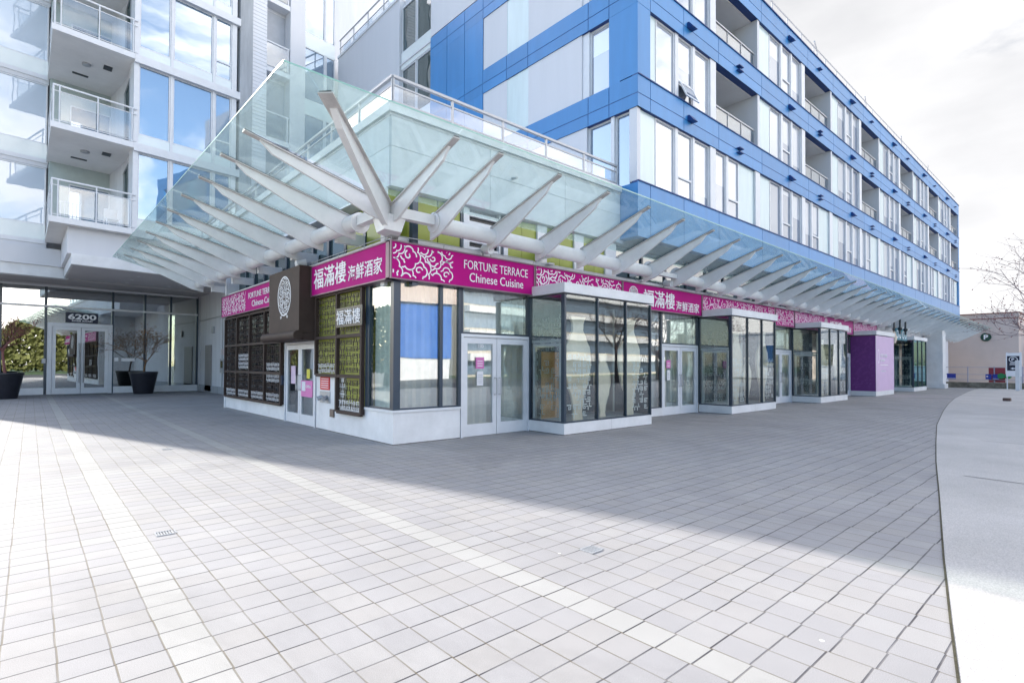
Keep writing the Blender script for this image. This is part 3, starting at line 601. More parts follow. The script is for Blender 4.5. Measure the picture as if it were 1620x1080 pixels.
# ---- projecting display bays
YB = 1.1; BW = 3.26
def vase(fr, s, d, t0, h, w_, nm_label):
    prof = [(.35, 0), (.30, .08), (.42, .2), (.80, .38), (1.0, .55), (.93, .68), (.6, .80), (.38, .87), (.40, .93), (.55, 1.0)]
    pts = [(w_/2*r, h*z) for r, z in prof]; sm = []
    for (r0, z0), (r1, z1) in zip(pts[:-1], pts[1:]):
        for i in range(4): u = i/4; u = u*u*(3-2*u); sm.append((r0+(r1-r0)*u, z0+(z1-z0)*i/4))
    sm.append(pts[-1]); q = MB()
    ring = [(s+r, t0+z) for r, z in sm] + [(s-r, t0+z) for r, z in reversed(sm)]
    k = len(sm)
    for i in range(k-1):
        a0, a1 = sm[i], sm[i+1]
        q.hexa([fr(s-a0[0], d, t0+a0[1]), fr(s+a0[0], d, t0+a0[1]), fr(s+a0[0], d+.05, t0+a0[1]), fr(s-a0[0], d+.05, t0+a0[1])], [fr(s-a1[0], d, t0+a1[1]), fr(s+a1[0], d, t0+a1[1]), fr(s+a1[0], d+.05, t0+a1[1]), fr(s-a1[0], d+.05, t0+a1[1])])
    o = q.build('vase_panel', VASE); tag(o, nm_label, 'display panel', 'vase shaped panels in the shop bays'); return o
BAYX = [3.47, 11.04, 18.61, 26.15, 33.75]
for bi, bxs in enumerate(BAYX):
    a, b = bxs, bxs+BW; last = bi == 4
    plinth(RF, a, b, 0.001, YB, .25)
    bx('bay_floor', CONC, BB, RF, a+.1, b-.1, -.3, YB-.1, .251, .27)
    if bi == 3:
        bx('bay_side', PURPLE, BB, RF, a+.01, a+.09, -.0, YB-.011, .252, 3.02); bx('bay_front', LILAC, BB, RF, a+.01, b, YB-.01, YB+.03-.02, .252, 3.02)
        q = MB(); rn = random.Random(3)
        for i in range(120):
            yy, tt, rr = rn.uniform(.1, YB-.12), rn.uniform(.4, 2.9), rn.uniform(.03, .06)
            q.ribbon(Fr((a+.01, 0, 0), (0, -1, 0), (-1, 0, 0)), [(yy+rr*math.cos(u*.6)*(1-.05*u), tt+rr*math.sin(u*.6)*(1-.05*u)) for u in range(12)], .012, .004)
        tag(q.build('scroll_print', mat('purple_print', (.22, .06, .28), .5), BB), kind='stuff')
        q = MB()
        for i in range(40): x = a+.1+i*.08; q.box(RF, x, x+.018, YB+.010, YB+.013, .26, 3.0)
        q.build('stripe_print', mat('lilac_print', (.62, .43, .64), .6), BB)
        q = MB()
        q.box(RF, a+.75, a+2.1, YB+.011, YB+.014, 1.55, 1.58)
        q.ribbon(RF, [(a+.42+.16*math.cos(u*.3), 2.0+.33*math.sin(u*.3)) for u in range(22)], .04, YB+.014)
        q.build('faded_crest', SIGNW, BB)
        text(RF, a+.75, 1.95, YB+.014, 'FORTUNE', .17, SIGNW, BB, wd=1.2); text(RF, a+.75, 1.74, YB+.014, 'terrace', .12, SIGNW, BB, wd=.8)
        text(RF, a+.8, 1.2, YB+.014, 'coming soon', .10, SIGNW, BB, wd=.9)
    else:
        cuts = [a+.03, a+1.13, a+2.2, b-.03]
        pane_run(RF, cuts, YB-.01, .252, 3.03, mw=.035, gm=G_TEAL if last else G_BAYS)
        SR = Fr((a, 0, 0), (0, -1, 0), (-1, 0, 0))     # left cheek of the bay, faces the corner
        pane_run(SR, [.03, YB-.07], -.01, .252, 3.03, mw=.04, gm=G_BAYS)
        bx('corner_mullion', DARKM, BB, RF, a, a+.06, YB-.065, YB+.006, .252, 3.03)
        q = MB(); q.box(SR, .05, YB-.10, -.1, -.045, 2.0, 2.06); q.box(SR, .10, .16, -.1, -.045, .3, 1.98); q.box(SR, YB-.2, YB-.14, -.1, -.045, .3, 1.98); q.box(SR, .16, YB-.2, -.1, -.045, 1.9, 1.97)
        q.build('inner_frame', GREYM, BB)
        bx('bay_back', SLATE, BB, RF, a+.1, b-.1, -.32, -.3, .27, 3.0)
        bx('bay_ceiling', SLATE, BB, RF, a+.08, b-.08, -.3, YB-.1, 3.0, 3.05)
        q = MB(); fret(q, SR, .12, YB-.12, .32, 2.6, .16, .014, -.044, -.040, keep=.62, seed=bi)
        fret(q, SR, .15, YB-.15, .75, 1.0, .12, .022, -.038, -.034, seed=bi+9)
        q.build('fret_film', mat('fret_film_%d' % bi, (.42, .47, .46), .5), BB)
        q = MB(); fret(q, RF, a+.15, a+.95, .35, 1.75, .16, .02, YB-.052, YB-.048, keep=.75, seed=20+bi); fret(q, RF, b-.75, b-.12, .4, 1.75, .15, .02, YB-.052, YB-.048, keep=.75, seed=30+bi)
        q.build('fret_film', SIGNW, BB)
        if bi == 0:
            bx('orange_screen', ORNG, BB, RF, a+.15, a+.72, .25, .28, .28, 1.8)
        bn = ('first', 'second', 'third', 'fourth', 'fifth')[bi]
        if bi < 3:
            loc = ('beside the door numbered 130', 'between the two pairs of white doors', 'next to the purple wrapped bay')[bi]
            vase(RF, a+.62, YB-.2, .28, 2.3, .9, 'left cream vase panel in the glass bay ' + loc)
            vase(RF, a+1.62, YB-.3, .28, 1.5, .6, 'small middle cream vase panel in the glass bay ' + loc)
            vase(RF, a+2.55, YB-.2, .28, 2.35, .9, 'right cream vase panel in the glass bay ' + loc)
        # right cheek
        bx('bay_cheek', DARKM, BB, RF, b-.028, b-.003, .0, YB-.09, .252, 3.03)
    bx('bay_cap', WHITE, BB, RF, a-.05, b+.04, -.0, YB+.05, 3.06, 3.27)
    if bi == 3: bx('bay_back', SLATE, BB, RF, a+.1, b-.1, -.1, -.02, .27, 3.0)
# glazing + doors between the bays
for bi, (s0, s1) in enumerate(((6.73, 11.04), (14.30, 18.61), (21.87, 26.15), (29.41, 33.75), (37.01, 41.2))):
    dl, dr = s1-2.12, s1-.05
    plinth(RF, s0, dl, -.25, .02, .25)
    pane_run(RF, [s0+.06, s0+1.5, dl-.03], -.01, .252, ZT, mw=.05)
    door(RF, dl, dr, -.01, 2.14)
    pane_run(RF, [dl+.02, dr-.02], -.01, 2.15, ZT, mw=.05)
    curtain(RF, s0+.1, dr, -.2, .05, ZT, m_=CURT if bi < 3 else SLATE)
# left ends of the sealed strip
bx('sign_backing', WHITE, BB, RF, .02, 44, -.3, -.02, ZT+.005, 3.9); bx('sign_backing', WHITE, BB, LF, -11.35, -.35, -.3, -.02, ZT+.005, 3.9)
# end column and stub wall of the shop row
bx('end_column', WHITE, BB, RF, 41.6, 42.6, .2, 1.15, 0, 4.3); bx('column_base', WHITE, BB, RF, 41.5, 42.7, .1, 1.25, .0, .3)
bx('end_wall', WALLW, BB, RF, 42.8, 52.5, -.6, -.3, 0, 4.9)
# ---- entrance side
bx('base_panel', WHITE, BB, LF, -11.45, -5.78, -.3, .0, 0, .42); bx('base_panel', WHITE, BB, LF, -3.599, -2.1, -.3, -.004, .601, 1.25)
bx('end_pier', WHITE, BB, LF, -11.62, -11.46, -2.2, .02, 0, 4.895)
bx('back_panel', DARKGL, BB, LF, -11.45, -5.78, -.3, -.06, .425, ZT)
bx('back_panel', GREENB, BB, LF, -3.6, -1.13, -.3, -.05, 1.255, ZT); bx('back_panel', GREENB, BB, LF, -2.099, -1.13, -.3, -.05, .646, 1.254)
d2 = door(LF, -5.74, -3.66, -.01, 2.06)
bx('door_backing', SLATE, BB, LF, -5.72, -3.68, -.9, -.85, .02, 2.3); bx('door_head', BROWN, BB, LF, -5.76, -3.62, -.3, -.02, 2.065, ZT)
# ------------------------------------------------------------------ lattice screens (fixed in front of the wall, each one unit)
def lattice(name, label, cols, rows, skip, cell, bw, m_f, extra, fm=None, dens=None):
    root = thing(name, label, 'lattice screen', LF(cols[0], .05, rows[0]))
    q = MB(); fw = .07
    for i, c in enumerate(cols):
        for j in range(len(rows)-1):
            okL = (i > 0 and (i-1, j) not in skip); okR = (i < len(cols)-1 and (i, j) not in skip)
            if okL or okR: q.box(LF, c-fw/2, c+fw/2, .01, .09, rows[j], rows[j+1])
    for j, r in enumerate(rows):
        for i in range(len(cols)-1):
            okD = (j > 0 and (i, j-1) not in skip); okU = (j < len(rows)-1 and (i, j) not in skip)
            if okD or okU: q.box(LF, cols[i]+fw/2, cols[i+1]-fw/2, .012, .085, r-fw/2, r+fw/2)
    q.build('frame', m_f, root)
    f = MB(); k = 0
    for i in range(len(cols)-1):
        for j in range(len(rows)-1):
            if (i, j) in skip: continue
            fret(f, LF, cols[i]+.06, cols[i+1]-.06, rows[j]+.06, rows[j+1]-.06, cell, bw, .02, .035, seed=k, var=i); k += 1
    f.build('fretwork', fm or m_f, root)
    if extra: extra(root)
    return root
def white_hem(root, spans):
    for a, b, t in spans: q = MB(); fret(q, LF, a, b, t, t+.22, .11, .016, .037, .041, seed=5); q.build('white_film', SIGNW, root)
LB = lattice('lattice_screen', 'brown lattice screen over dark glass, four panes wide, left of the restaurant side door', [-11.35, -9.95, -8.6, -7.2, -5.85], [.42, 1.25, 2.1, 3.02], set(), .17, .018, BROWN, lambda r: white_hem(r, [(-11.25, -10.05, .48), (-9.85, -8.7, .48), (-8.5, -7.3, .48), (-7.1, -5.95, .48), (-7.1, -5.95, 1.32), (-9.85, -8.7, 1.35), (-9.85, -8.7, 1.6), (-7.1, -5.95, 1.0)]))
LG = lattice('lattice_screen', 'brown lattice screen over olive panels, stepped, at the corner of the restaurant', [-3.5, -2.35, -1.17], [.48, 1.25, 2.1, 3.06], {(0, 0)}, .15, .017, BROWN, lambda r: white_hem(r, [(-3.42, -2.42, 1.3), (-2.27, -1.25, .53)]), fm=FRETB)
lt = thing('wall_lettering', 'white raised Chinese characters fixed on the olive lattice screen', 'sign lettering', LF(-2.2, .1, 2.3))
ol = MB(); ol.box(LF, -2.33, -1.08, .092, .105, 2.29, 2.70); ol.build('backing', BLACK, lt)
text(LF, -2.27, 2.34, .106, '福滿樓', .31, SIGNW, lt, wd=1.12, ext=.012)
# ------------------------------------------------------------------ signs
def scallop(cx, cy, r, n, a0, a1, sq=.22, tw=0):
    pts = []; N_ = int(abs(a1-a0)*26)+2
    for i in range(N_+1):
        a = a0+(a1-a0)*i/N_; rr = r*(1-sq+sq*abs(math.cos(n*(a-a0)/2))**.55)*(1-tw*i/N_); pts.append((cx+rr*math.cos(a), cy+rr*math.sin(a)))
    return pts
def peony(cx, cy, r, rn):
    a = rn.uniform(0, 6.28)
    L_ = [scallop(cx, cy, r, 6, a, a+6.285, .24)]
    L_.append(scallop(cx+.08*r, cy-.06*r, r*.60, 4, a+1.2, a+1.2+4.3, .28))
    L_.append(scallop(cx+.05*r, cy-.03*r, r*.28, 2, a+3, a+3+5.4, .2, .6))
    return L_
def clip(pts, s0, s1, t0, t1, hide=()):
    o = []; cur = []
    for p in pts:
        if s0 <= p[0] <= s1 and t0 <= p[1] <= t1 and not any((p[0]-a)**2+(p[1]-b)**2 < c*c for a, b, c in hide): cur.append(p)
        else:
            if len(cur) > 2: o.append(cur)
            cur = []
    if len(cur) > 2: o.append(cur)
    return o
def flowers(fr, s0, s1, t0, t1, d, parent, sc=.21, wd=.026, seed=1, m_=None):
    """blossoms overlapping like cut paper: a later one is hidden where an earlier one lies on top"""
    rn = random.Random(seed); q = MB(); x = s0-.02; h = t1-t0; k = 0; done = []
    while x < s1+sc*.6:
        for y in ((t0+h*.24, t0+h*.98) if k % 2 == 0 else (t0+h*.66, t0-h*.08)):
            cx, cy, rr = x+rn.uniform(-.04, .04), y+rn.uniform(-.04, .04), sc*rn.uniform(.85, 1.12)
            for L_ in peony(cx, cy, rr, rn):
                for c in clip(L_, s0+.012, s1-.012, t0+.03, t1-.03, done): q.ribbon(fr, c, wd*rn.uniform(.85, 1.1), d)
            done.append((cx, cy, rr*.97))
        x += sc*1.12; k += 1
    return q.build('flower_pattern', m_ or SIGNW, parent)
def sign(name, label, fr, s0, s1, t0=3.07, t1=3.78, d=.15, m_=None):
    r = thing(name, label, 'shop sign', fr(s0, 0, t0), 'magenta signs above the shopfront')
    bx('sign_face', m_ or MAG, r, fr, s0+.025, s1-.025, -.018, d, t0+.025, t1-.025)
    q = MB(); q.box(fr, s0, s1, -.019, d+.02, t0, t0+.024); q.box(fr, s0, s1, -.019, d+.02, t1-.024, t1); q.box(fr, s0, s0+.024, -.019, d+.02, t0+.0245, t1-.0245); q.box(fr, s1-.024, s1, -.019, d+.02, t0+.0245, t1-.0245)
    q.build('sign_frame', mat('sign_frame_%s' % len(ORG), (.20, .12, .16), .4, .3), r); return r
DS = .154
A = sign('shop_sign', 'magenta corner sign with big white peonies and white English name and cuisine', RF, -.17, 3.5)
flowers(RF, -.13, 1.24, 3.10, 3.75, DS, A, .27, .026, 4)
text(RF, 1.50, 3.455, DS, 'FORTUNE TERRACE', .18, SIGNW, A, wd=1.78, bold=-.004); text(RF, 1.64, 3.20, DS, 'Chinese Cuisine', .185, SIGNW, A, wd=1.5)
Bs = sign('shop_sign', 'magenta sign filled with white scrollwork above the first glass bay', RF, 3.52, 6.78)
flowers(RF, 3.54, 6.76, 3.10, 3.75, DS, Bs, .25, .025, 8)
def crest(fr, cx, cy, rx, ry, d, parent, m_, wd, seed=2, feet=True, n=9):
    rn = random.Random(seed); q = MB()
    q.ribbon(fr, [(cx+rx*math.cos(u*2*math.pi/48), cy+ry*math.sin(u*2*math.pi/48)) for u in range(49)], wd*1.25, d, True)
    for i in range(n):
        a = 2*math.pi*i/n; p = peony(cx+rx*.55*math.cos(a), cy+ry*.6*math.sin(a), min(rx, ry)*.36, rn)
        for L_ in p[:3]: q.ribbon(fr, [P for P in L_ if ((P[0]-cx)/rx)**2+((P[1]-cy)/ry)**2 < .92], wd*.7, d)
    for L_ in peony(cx, cy, min(rx, ry)*.4, rn)[:3]: q.ribbon(fr, L_, wd*.7, d)
    if feet:
        for sg in (-1, 1):
            b = (cx+sg*rx*.42, cy-ry*.88)
            q.ribbon(fr, [(b[0]-sg*.0, b[1]), (b[0]-sg*.01, b[1]-ry*.22), (b[0]+sg*rx*.12, b[1]-ry*.26), (b[0]+sg*rx*.16, b[1]-ry*.18), (b[0]+sg*rx*.06, b[1]-ry*.16)], wd, d)
    return q.build('crest', m_, parent)
Cs = sign('shop_sign', 'magenta sign with round white crest and white Chinese characters between first two bays', RF, 6.80, 10.98)
crest(RF, 7.3, 3.48, .2, .19, DS, Cs, SIGNW, .016, feet=False)
text(RF, 7.75, 3.17, DS, '福滿樓', .48, SIGNW, Cs, wd=1.62, bold=.008); text(RF, 9.45, 3.15, DS, '海鮮酒家', .30, SIGNW, Cs, wd=1.35, bold=.005)
Ds = sign('shop_sign', 'long magenta sign covered in white scrollwork over the second glass bay', RF, 11.0, 16.6)
flowers(RF, 11.03, 16.57, 3.10, 3.75, DS, Ds, .25, .026, 13, PINKL)
Es = sign('shop_sign', 'short densely patterned magenta sign between second and third bays', RF, 16.62, 18.5)
flowers(RF, 16.65, 18.47, 3.10, 3.75, DS, Es, .24, .028, 14, PINKL)
Fs = sign('shop_sign', 'faded pink sign, scrollwork left and crest right, over the third glass bay', RF, 18.52, 26.05, m_=MAGP)
flowers(RF, 18.55, 21.6, 3.10, 3.75, DS, Fs, .25, .028, 16, PINKL); crest(RF, 22.2, 3.5, .2, .19, DS, Fs, SIGNW, .016, feet=False)
text(RF, 22.7, 3.17, DS, '福滿樓', .45, SIGNW, Fs, wd=1.6, bold=.008); text(RF, 24.45, 3.15, DS, '海鮮酒家', .28, SIGNW, Fs, wd=1.3, bold=.005)
Gs = sign('shop_sign', 'far pink patterned sign above the purple wrapped bay', RF, 26.07, 30.2, m_=MAGP)
flowers(RF, 26.1, 30.15, 3.10, 3.75, DS, Gs, .25, .028, 18, PINKL)
Hs = sign('shop_sign', 'magenta sign with large white Chinese characters on the entrance side of the corner', LF, -3.58, .13)
text(LF, -3.42, 3.22, DS, '福滿樓', .46, SIGNW, Hs, wd=1.70, bold=.008); text(LF, -1.62, 3.21, DS, '海鮮酒家', .32, SIGNW, Hs, wd=1.45, bold=.005)
Is = sign('shop_sign', 'magenta sign, patterned end and white English name, left of the brown crest board', LF, -11.5, -5.85)
flowers(LF, -11.45, -8.75, 3.10, 3.75, DS, Is, .27, .028, 22)
text(LF, -8.45, 3.46, DS, 'FORTUNE TERRACE', .17, SIGNW, Is, wd=2.45); text(LF, -8.1, 3.2, DS, 'Chinese Cuisine', .18, SIGNW, Is, wd=2.1)
# brown portal board with a scroll-shaped lip
CB = thing('crest_board', 'dark brown portal board with white vase crest above the side door', 'sign board', LF(-4.7, .2, 2.1))
D0 = .42
bx('board', BROWN, CB, LF, -5.72, -3.62, .0, D0, 2.24, 3.80)
q = MB(); q.tube([LF(-5.95, D0+.02, 2.17), LF(-3.60, D0+.02, 2.17)], .115, 20); q.box(LF, -5.72, -3.62, .0, D0-.1, 2.07, 2.235); q.build('scroll_lip', BROWN, CB, smooth=True)
crest(LF, -4.6, 3.16, .44, .47, D0+.004, CB, SIGNW, .026, seed=5)
# wires along the sign tops
q = MB()
for sg in (0, 1):
    pts = [RF(x, .17, 3.86+.006*math.sin(x*3)) for x in [-.17+i*.6 for i in range(7)]] if sg == 0 else [LF(x, .17, 3.86) for x in (-3.5, -2, -1, .17)]
    q.tube(pts, .010, 5)
for x in (-.15, 1.0, 2.2, 3.45): q.tube([RF(x, .15, 3.78), RF(x, .17, 3.86)], .008, 5)
for x in (-3.5, -2.1, -.9): q.tube([LF(x, .15, 3.78), LF(x, .17, 3.86)], .008, 5)
tag(q.build('sign_wire', GREYM), 'thin grey conduit running along the top of the corner signs', 'conduit')
FLG = 'round floodlights above the shop signs'
for fr, x, lb in ((RF, 2.05, 'off-white floodlight above the English name on the corner sign'), (RF, 8.9, 'off-white floodlight above the crest sign between the first two bays'), (RF, 15.6, 'floodlight above the long patterned sign over the second bay'), (RF, 20.9, 'floodlight above the faded pink sign over the third bay'), (RF, 25.3, 'small far floodlight near the purple wrapped bay'), (LF, -4.05, 'white floodlight on top of the brown crest board')):
    r = thing('floodlight', lb, 'floodlight', fr(x, .2, 3.8), FLG)
    q = MB(); q.tube([fr(x, .12, 3.93), fr(x, .34, 3.88)], [.10, .085], 14); q.build('lamp_head', WHITE, r, smooth=True)
    q = MB(); q.tube([fr(x, .05, 3.76), fr(x, .12, 3.92)], .018, 6); q.tube([fr(x, -.3, 3.96), fr(x, .12, 3.93)], .02, 6); q.build('arm', GREYM, r)
# small things on the entrance wall
r = thing('notice', 'red notice with white lines on the white wall beside the olive lattice', 'notice', LF(-3.2, .0, .9))
bx('board', RED, r, LF, -3.36, -2.84, -.002, .012, .92, 1.22); q = MB()
for i in range(5): q.box(LF, -3.3, -2.9, .012, .014, .96+i*.05, .975+i*.05)
q.build('print', SIGNW, r)
r = thing('fire_connection', 'grey two-inlet fire connection plate under the red notice', 'fire connection', LF(-3.1, 0, .7))
bx('plate', GREYM, r, LF, -3.38, -2.82, -.002, .01, .62, .88)
for dx in (-.12, .12): q = MB(); q.tube([LF(-3.1+dx, .01, .75), LF(-3.1+dx*1.3, .12, .71)], .05, 12); q.build('inlet', GREYM, r, smooth=True)
tag(bx('vent_cover', mat('bronze_cover', (.16, .12, .10), .5), None, LF, -2.78, -2.58, .001, .03, .33, .50), 'small bronze cover plate low on the white base wall', 'cover plate')
tag(bx('entry_reader', mat('reader_navy', (.015, .03, .07), .4), None, LF, -5.83, -5.75, .02, .08, .95, 1.2), 'dark blue card reader box beside the restaurant side door', 'card reader')
r = thing('door_poster', 'pale pink sheet on the left leaf of the side door', 'poster', LF(-5.2, 0, 1)); bx('sheet', mat('pale_pink_paper', (.62, .48, .62), .6), r, LF, -5.3, -5.0, -.02, -.012, 1.0, 1.46)
r = thing('door_poster', 'bright pink and white poster on the right leaf of the side door', 'poster', LF(-4.3, 0, .8)); bx('sheet', PINK, r, LF, -4.6, -3.88, -.02, -.012, .70, 1.1); bx('insert', PAPER, r, LF, -4.55, -4.32, -.0118, -.008, .84, 1.07); text(LF, -4.28, .92, -.0118, 'OPEN', .07, SIGNW, r, wd=.3)
tag(bx('door_sticker', mat('yellow_sticker', (.6, .55, .05), .5), None, LF, -4.25, -4.05, -.02, -.013, 1.15, 1.38), 'yellow sticker on the right leaf of the side door', 'sticker')
for x, w1, w2 in ((1.95, 'door numbered 130', 0), (9.2, 'left leaf of the second pair of white doors', 0)):
    r = thing('door_notice', 'pink square notice on the ' + w1, 'notice', RF(x, 0, 1.3)); bx('sheet', PINK, r, RF, x, x+.22, -.024, -.017, 1.42, 1.66); q = MB(); [q.box(RF, x+.04, x+.18, -.017, -.015, 1.47+.05*i, 1.485+.05*i) for i in range(3)]; q.build('print', SIGNW, r)
    r = thing('door_notice', 'white sheet below pink notice, ' + w1, 'notice', RF(x, 0, 1.0)); bx('sheet', PAPER, r, RF, x+.03, x+.2, -.024, -.017, 1.06, 1.36); q = MB(); [q.box(RF, x+.05, x+.18, -.017, -.015, 1.12+.04*i, 1.13+.04*i) for i in range(5)]; q.build('print', GREYM, r)
# teal hanging sign and oars of the far shop
r = thing('hanging_sign', 'teal sign with white rings hanging under the far end of the canopy', 'shop sign', RF(31.0, .9, 3.2))
for i, x in enumerate((30.75, 31.95)):
    bx('sign_face', TEAL, r, RF, x, x+1.1, .85, .93, 2.98, 3.62)
for cx in (31.0, 31.55, 32.2, 32.75):
    q = MB(); q.ribbon(RF, [(cx+.17*math.cos(u*.4), 3.3+.2*math.sin(u*.4)) for u in range(17)], .06, .935); q.build('ring_print', SIGNW, r)
for i, x in enumerate((30.0, 31.2, 32.4)):
    rr = thing('hanging_oar', ('oar with white blade hanging left of the teal sign', 'dark oar shaft hanging behind the middle of the teal sign', 'dark oar shaft hanging at the right of the teal sign')[i], 'oar', RF(x, .95, 2.9), 'oars hanging over the far shop')
    q = MB(); q.tube([RF(x, 1.0, 3.3 if i else 3.4), RF(x, 1.0, 4.45)], .045, 8); q.build('shaft', BLACK, rr)
    q = MB(); q.tube([RF(x, 1.0, 2.75 if i == 0 else 3.5), RF(x, 1.0, 3.0 if i == 0 else 3.6), RF(x, 1.0, 3.4 if i == 0 else 3.7)], [.07, .13, .05], 10); q.build('blade', VASE if i == 0 else BLACK, rr, smooth=True)
# ------------------------------------------------------------------ glass canopy
GC = thing('glass_canopy', 'wide glass canopy on white tapered steel arms wrapping the corner', 'canopy', (-.4, -.4, 4.15))
ZI, ZE, OI, OR_, OL = 4.42, 5.02, .62, 2.5, 2.88
fR = lambda x: -.009*(x+2.5); fL = lambda y: .016*(y+2.5)
def zr(y, x): return ZI+(ZE-ZI)*((-y-OI)/(OR_-OI))+fR(max(x, -.3))
def zl(x, y): return ZI+(ZE-ZI)*((-x-OI)/(OL-OI))+fL(max(y, -.3))
RX = [-.27] + [.62+1.395*k for k in range(37)]; XE = RX[-1]+1.4
LY = [-.25] + [1.05+1.57*k for k in range(9)]; YE = 15.0
def slab(pts, th): 
    q = MB(); q.hexa(pts, [Vector(p)+Vector((0, 0, th)) for p in pts]); return q
HX = -2.6
xs = RX + [XE]
for i in range(len(xs)-1):
    a, b = xs[i]+.008, xs[i+1]-.008
    slab([(a, -OI, zr(-OI, a)+.02), (a, -OR_, zr(-OR_, a)+.02), (b, -OR_, zr(-OR_, b)+.02), (b, -OI, zr(-OI, b)+.02)], .016).build('glass_panel', G_CAN, GC)
ys = LY + [YE]
for i in range(len(ys)-1):
    a, b = ys[i]+.008, ys[i+1]-.008
    slab([(-OI, a, zl(-OI, a)+.02), (-OL, a, zl(-OL, a)+.02), (-OL, b, zl(-OL, b)+.02), (-OI, b, zl(-OI, b)+.02)], .016).build('glass_panel', G_CAN, GC)
cz = zr(-OR_, -.3)+.03; ciz = zr(-OI, -.3)+.03
slab([(-OI, -OI, ciz-.01), (HX, -OR_, cz-.01), (-.28, -OR_, zr(-OR_, -.28)+.02), (-.28, -OI, zr(-OI, -.28)+.02)], .016).build('glass_panel', G_CAN, GC)
slab([(-OI-.01, -OI, ciz-.01), (-OL, -.26, zl(-OL, -.26)+.02), (-OL, -OR_, cz), (HX-.012, -OR_, cz-.01)], .016).build('glass_panel', G_CAN, GC)
q = MB(); q.hexa([(-OL, -OR_-.006, cz), (XE, -OR_-.006, zr(-OR_, XE)+.02), (XE, -OR_-.001, zr(-OR_, XE)+.02), (-OL, -OR_-.001, cz)], [(-OL, -OR_-.006, cz+.018), (XE, -OR_-.006, zr(-OR_, XE)+.038), (XE, -OR_-.001, zr(-OR_, XE)+.038), (-OL, -OR_-.001, cz+.018)])
q.hexa([(-OL-.006, -OR_, cz), (-OL-.001, -OR_, cz), (-OL-.001, YE, zl(-OL, YE)+.02), (-OL-.006, YE, zl(-OL, YE)+.02)], [(-OL-.006, -OR_, cz+.018), (-OL-.001, -OR_, cz+.018), (-OL-.001, YE, zl(-OL, YE)+.038), (-OL-.006, YE, zl(-OL, YE)+.038)])
q.build('glass_edge', EDGEG, GC)
def beam(base, tip, side, zb, zt, depth, name='arm', web=.024, fl=.058):
    """tapered plate arm: base/tip are plan points, zb/zt top heights; flange under the glass"""
    base = Vector((*base, 0)); tip = Vector((*tip, 0)); d = tip-base; L_ = d.length; d.normalize(); nrm = Vector((-d.y, d.x, 0))
    T = lambda u: zb+(zt-zb)*u
    q = MB(); prof = [(-.12, T(-.05)-.02, T(0)-depth), (.25, T(.25/L_)-.02, T(.25/L_)-depth*.98), (L_*.55, T(.55)-.02, T(.55)-depth*.60), (L_*.82, T(.82)-.02, T(.82)-.15), (L_*.90, T(.9)-.02, T(.9)-.03)]
    k = len(q.v)
    for s_, a, b in prof:
        for sg in (-1, 1):
            p = base+d*s_+nrm*(web*sg); q.v.append(Vector((p.x, p.y, a))); q.v.append(Vector((p.x, p.y, b)))
    for i in range(len(prof)-1):
        o = k+4*i; q.f += [(o, o+1, o+5, o+4), (o+2, o+6, o+7, o+3), (o, o+4, o+6, o+2), (o+1, o+3, o+7, o+5)]
    q.f += [(k, k+2, k+3, k+1), (k+4*len(prof)-4, k+4*len(prof)-3, k+4*len(prof)-1, k+4*len(prof)-2)]
    o = q.build(name, STEEL, GC)
    f = MB(); p0 = base+d*.02; p1 = tip
    f.hexa([(*(p0-nrm*fl).xy, zb-.02), (*(p0+nrm*fl).xy, zb-.02), (*(p1+nrm*fl).xy, zt-.02), (*(p1-nrm*fl).xy, zt-.02)], [(*(p0-nrm*fl).xy, zb-.002), (*(p0+nrm*fl).xy, zb-.002), (*(p1+nrm*fl).xy, zt-.002), (*(p1-nrm*fl).xy, zt-.002)])
    for u in (.18, .5, .8):
        for sg in (-1, 1):
            c = p0.lerp(p1, u)+nrm*fl*.6*sg; zz = zb+(zt-zb)*u-.021; f.tube([(c.x, c.y, zz-.012), (c.x, c.y, zz+.003)], .011, 6)
    f.build('flange', FLANGE, o)
    g_ = MB(); g_.hexa([(*(p0-nrm*fl*.8).xy, zb-.001), (*(p0+nrm*fl*.8).xy, zb-.001), (*(p1+nrm*fl*.8).xy, zt-.001), (*(p1-nrm*fl*.8).xy, zt-.001)], [(*(p0-nrm*fl*.8).xy, zb+.014), (*(p0+nrm*fl*.8).xy, zb+.014), (*(p1+nrm*fl*.8).xy, zt+.014), (*(p1-nrm*fl*.8).xy, zt+.014)])
    g_.build('gasket', BLACK, o); return o
for i, x in enumerate(RX): beam((x, -.40 if i else -.36), (x, -2.33), 0, zr(-.40, x), zr(-2.33, x), .46 if i else .36)
for i, y in enumerate(LY): beam((-.40 if i else -.36, y), (-2.70, y), 0, zl(-.40, y), zl(-2.70, y), .46 if i else .36)
beam((-.36, -.36), (-2.30, -2.30), 0, ciz-.07, cz-.08, .46, 'corner_arm', web=.05, fl=.10)
TZ, TR = 4.17, .155
def rod(a, b, r, nm, m_=None, n=20): q = MB(); q.tube([a, b], r, n); return q.build(nm, m_ or STEEL, GC, smooth=True)
rod((.58, -.42, TZ+fR(.5)), (7.6, -.42, TZ+fR(7.6)), TR, 'tube'); rod((9.0, -.42, TZ+fR(9)), (29.5, -.42, TZ+fR(29.5)), TR, 'tube'); rod((30.6, -.42, TZ+fR(30.6)), (XE-.3, -.42, TZ+fR(XE)), TR, 'tube')
rod((-.42, .55, TZ+fL(.5)), (-.42, YE-.8, TZ+fL(YE)), TR, 'tube')
for fr, lst in ((RF, (.58, 7.6, 9.0, 29.5)), (LF, (-.55,))):
    for x in lst: q = MB(); q.tube([fr(x-.012, .42, TZ), fr(x+.012, .42, TZ)], TR+.035, 24); q.build('end_plate', STEEL, GC, smooth=True)
bx('tube_joint', STEEL, GC, RF, 7.61, 8.98, .36, .48, TZ-.14, TZ-.02)
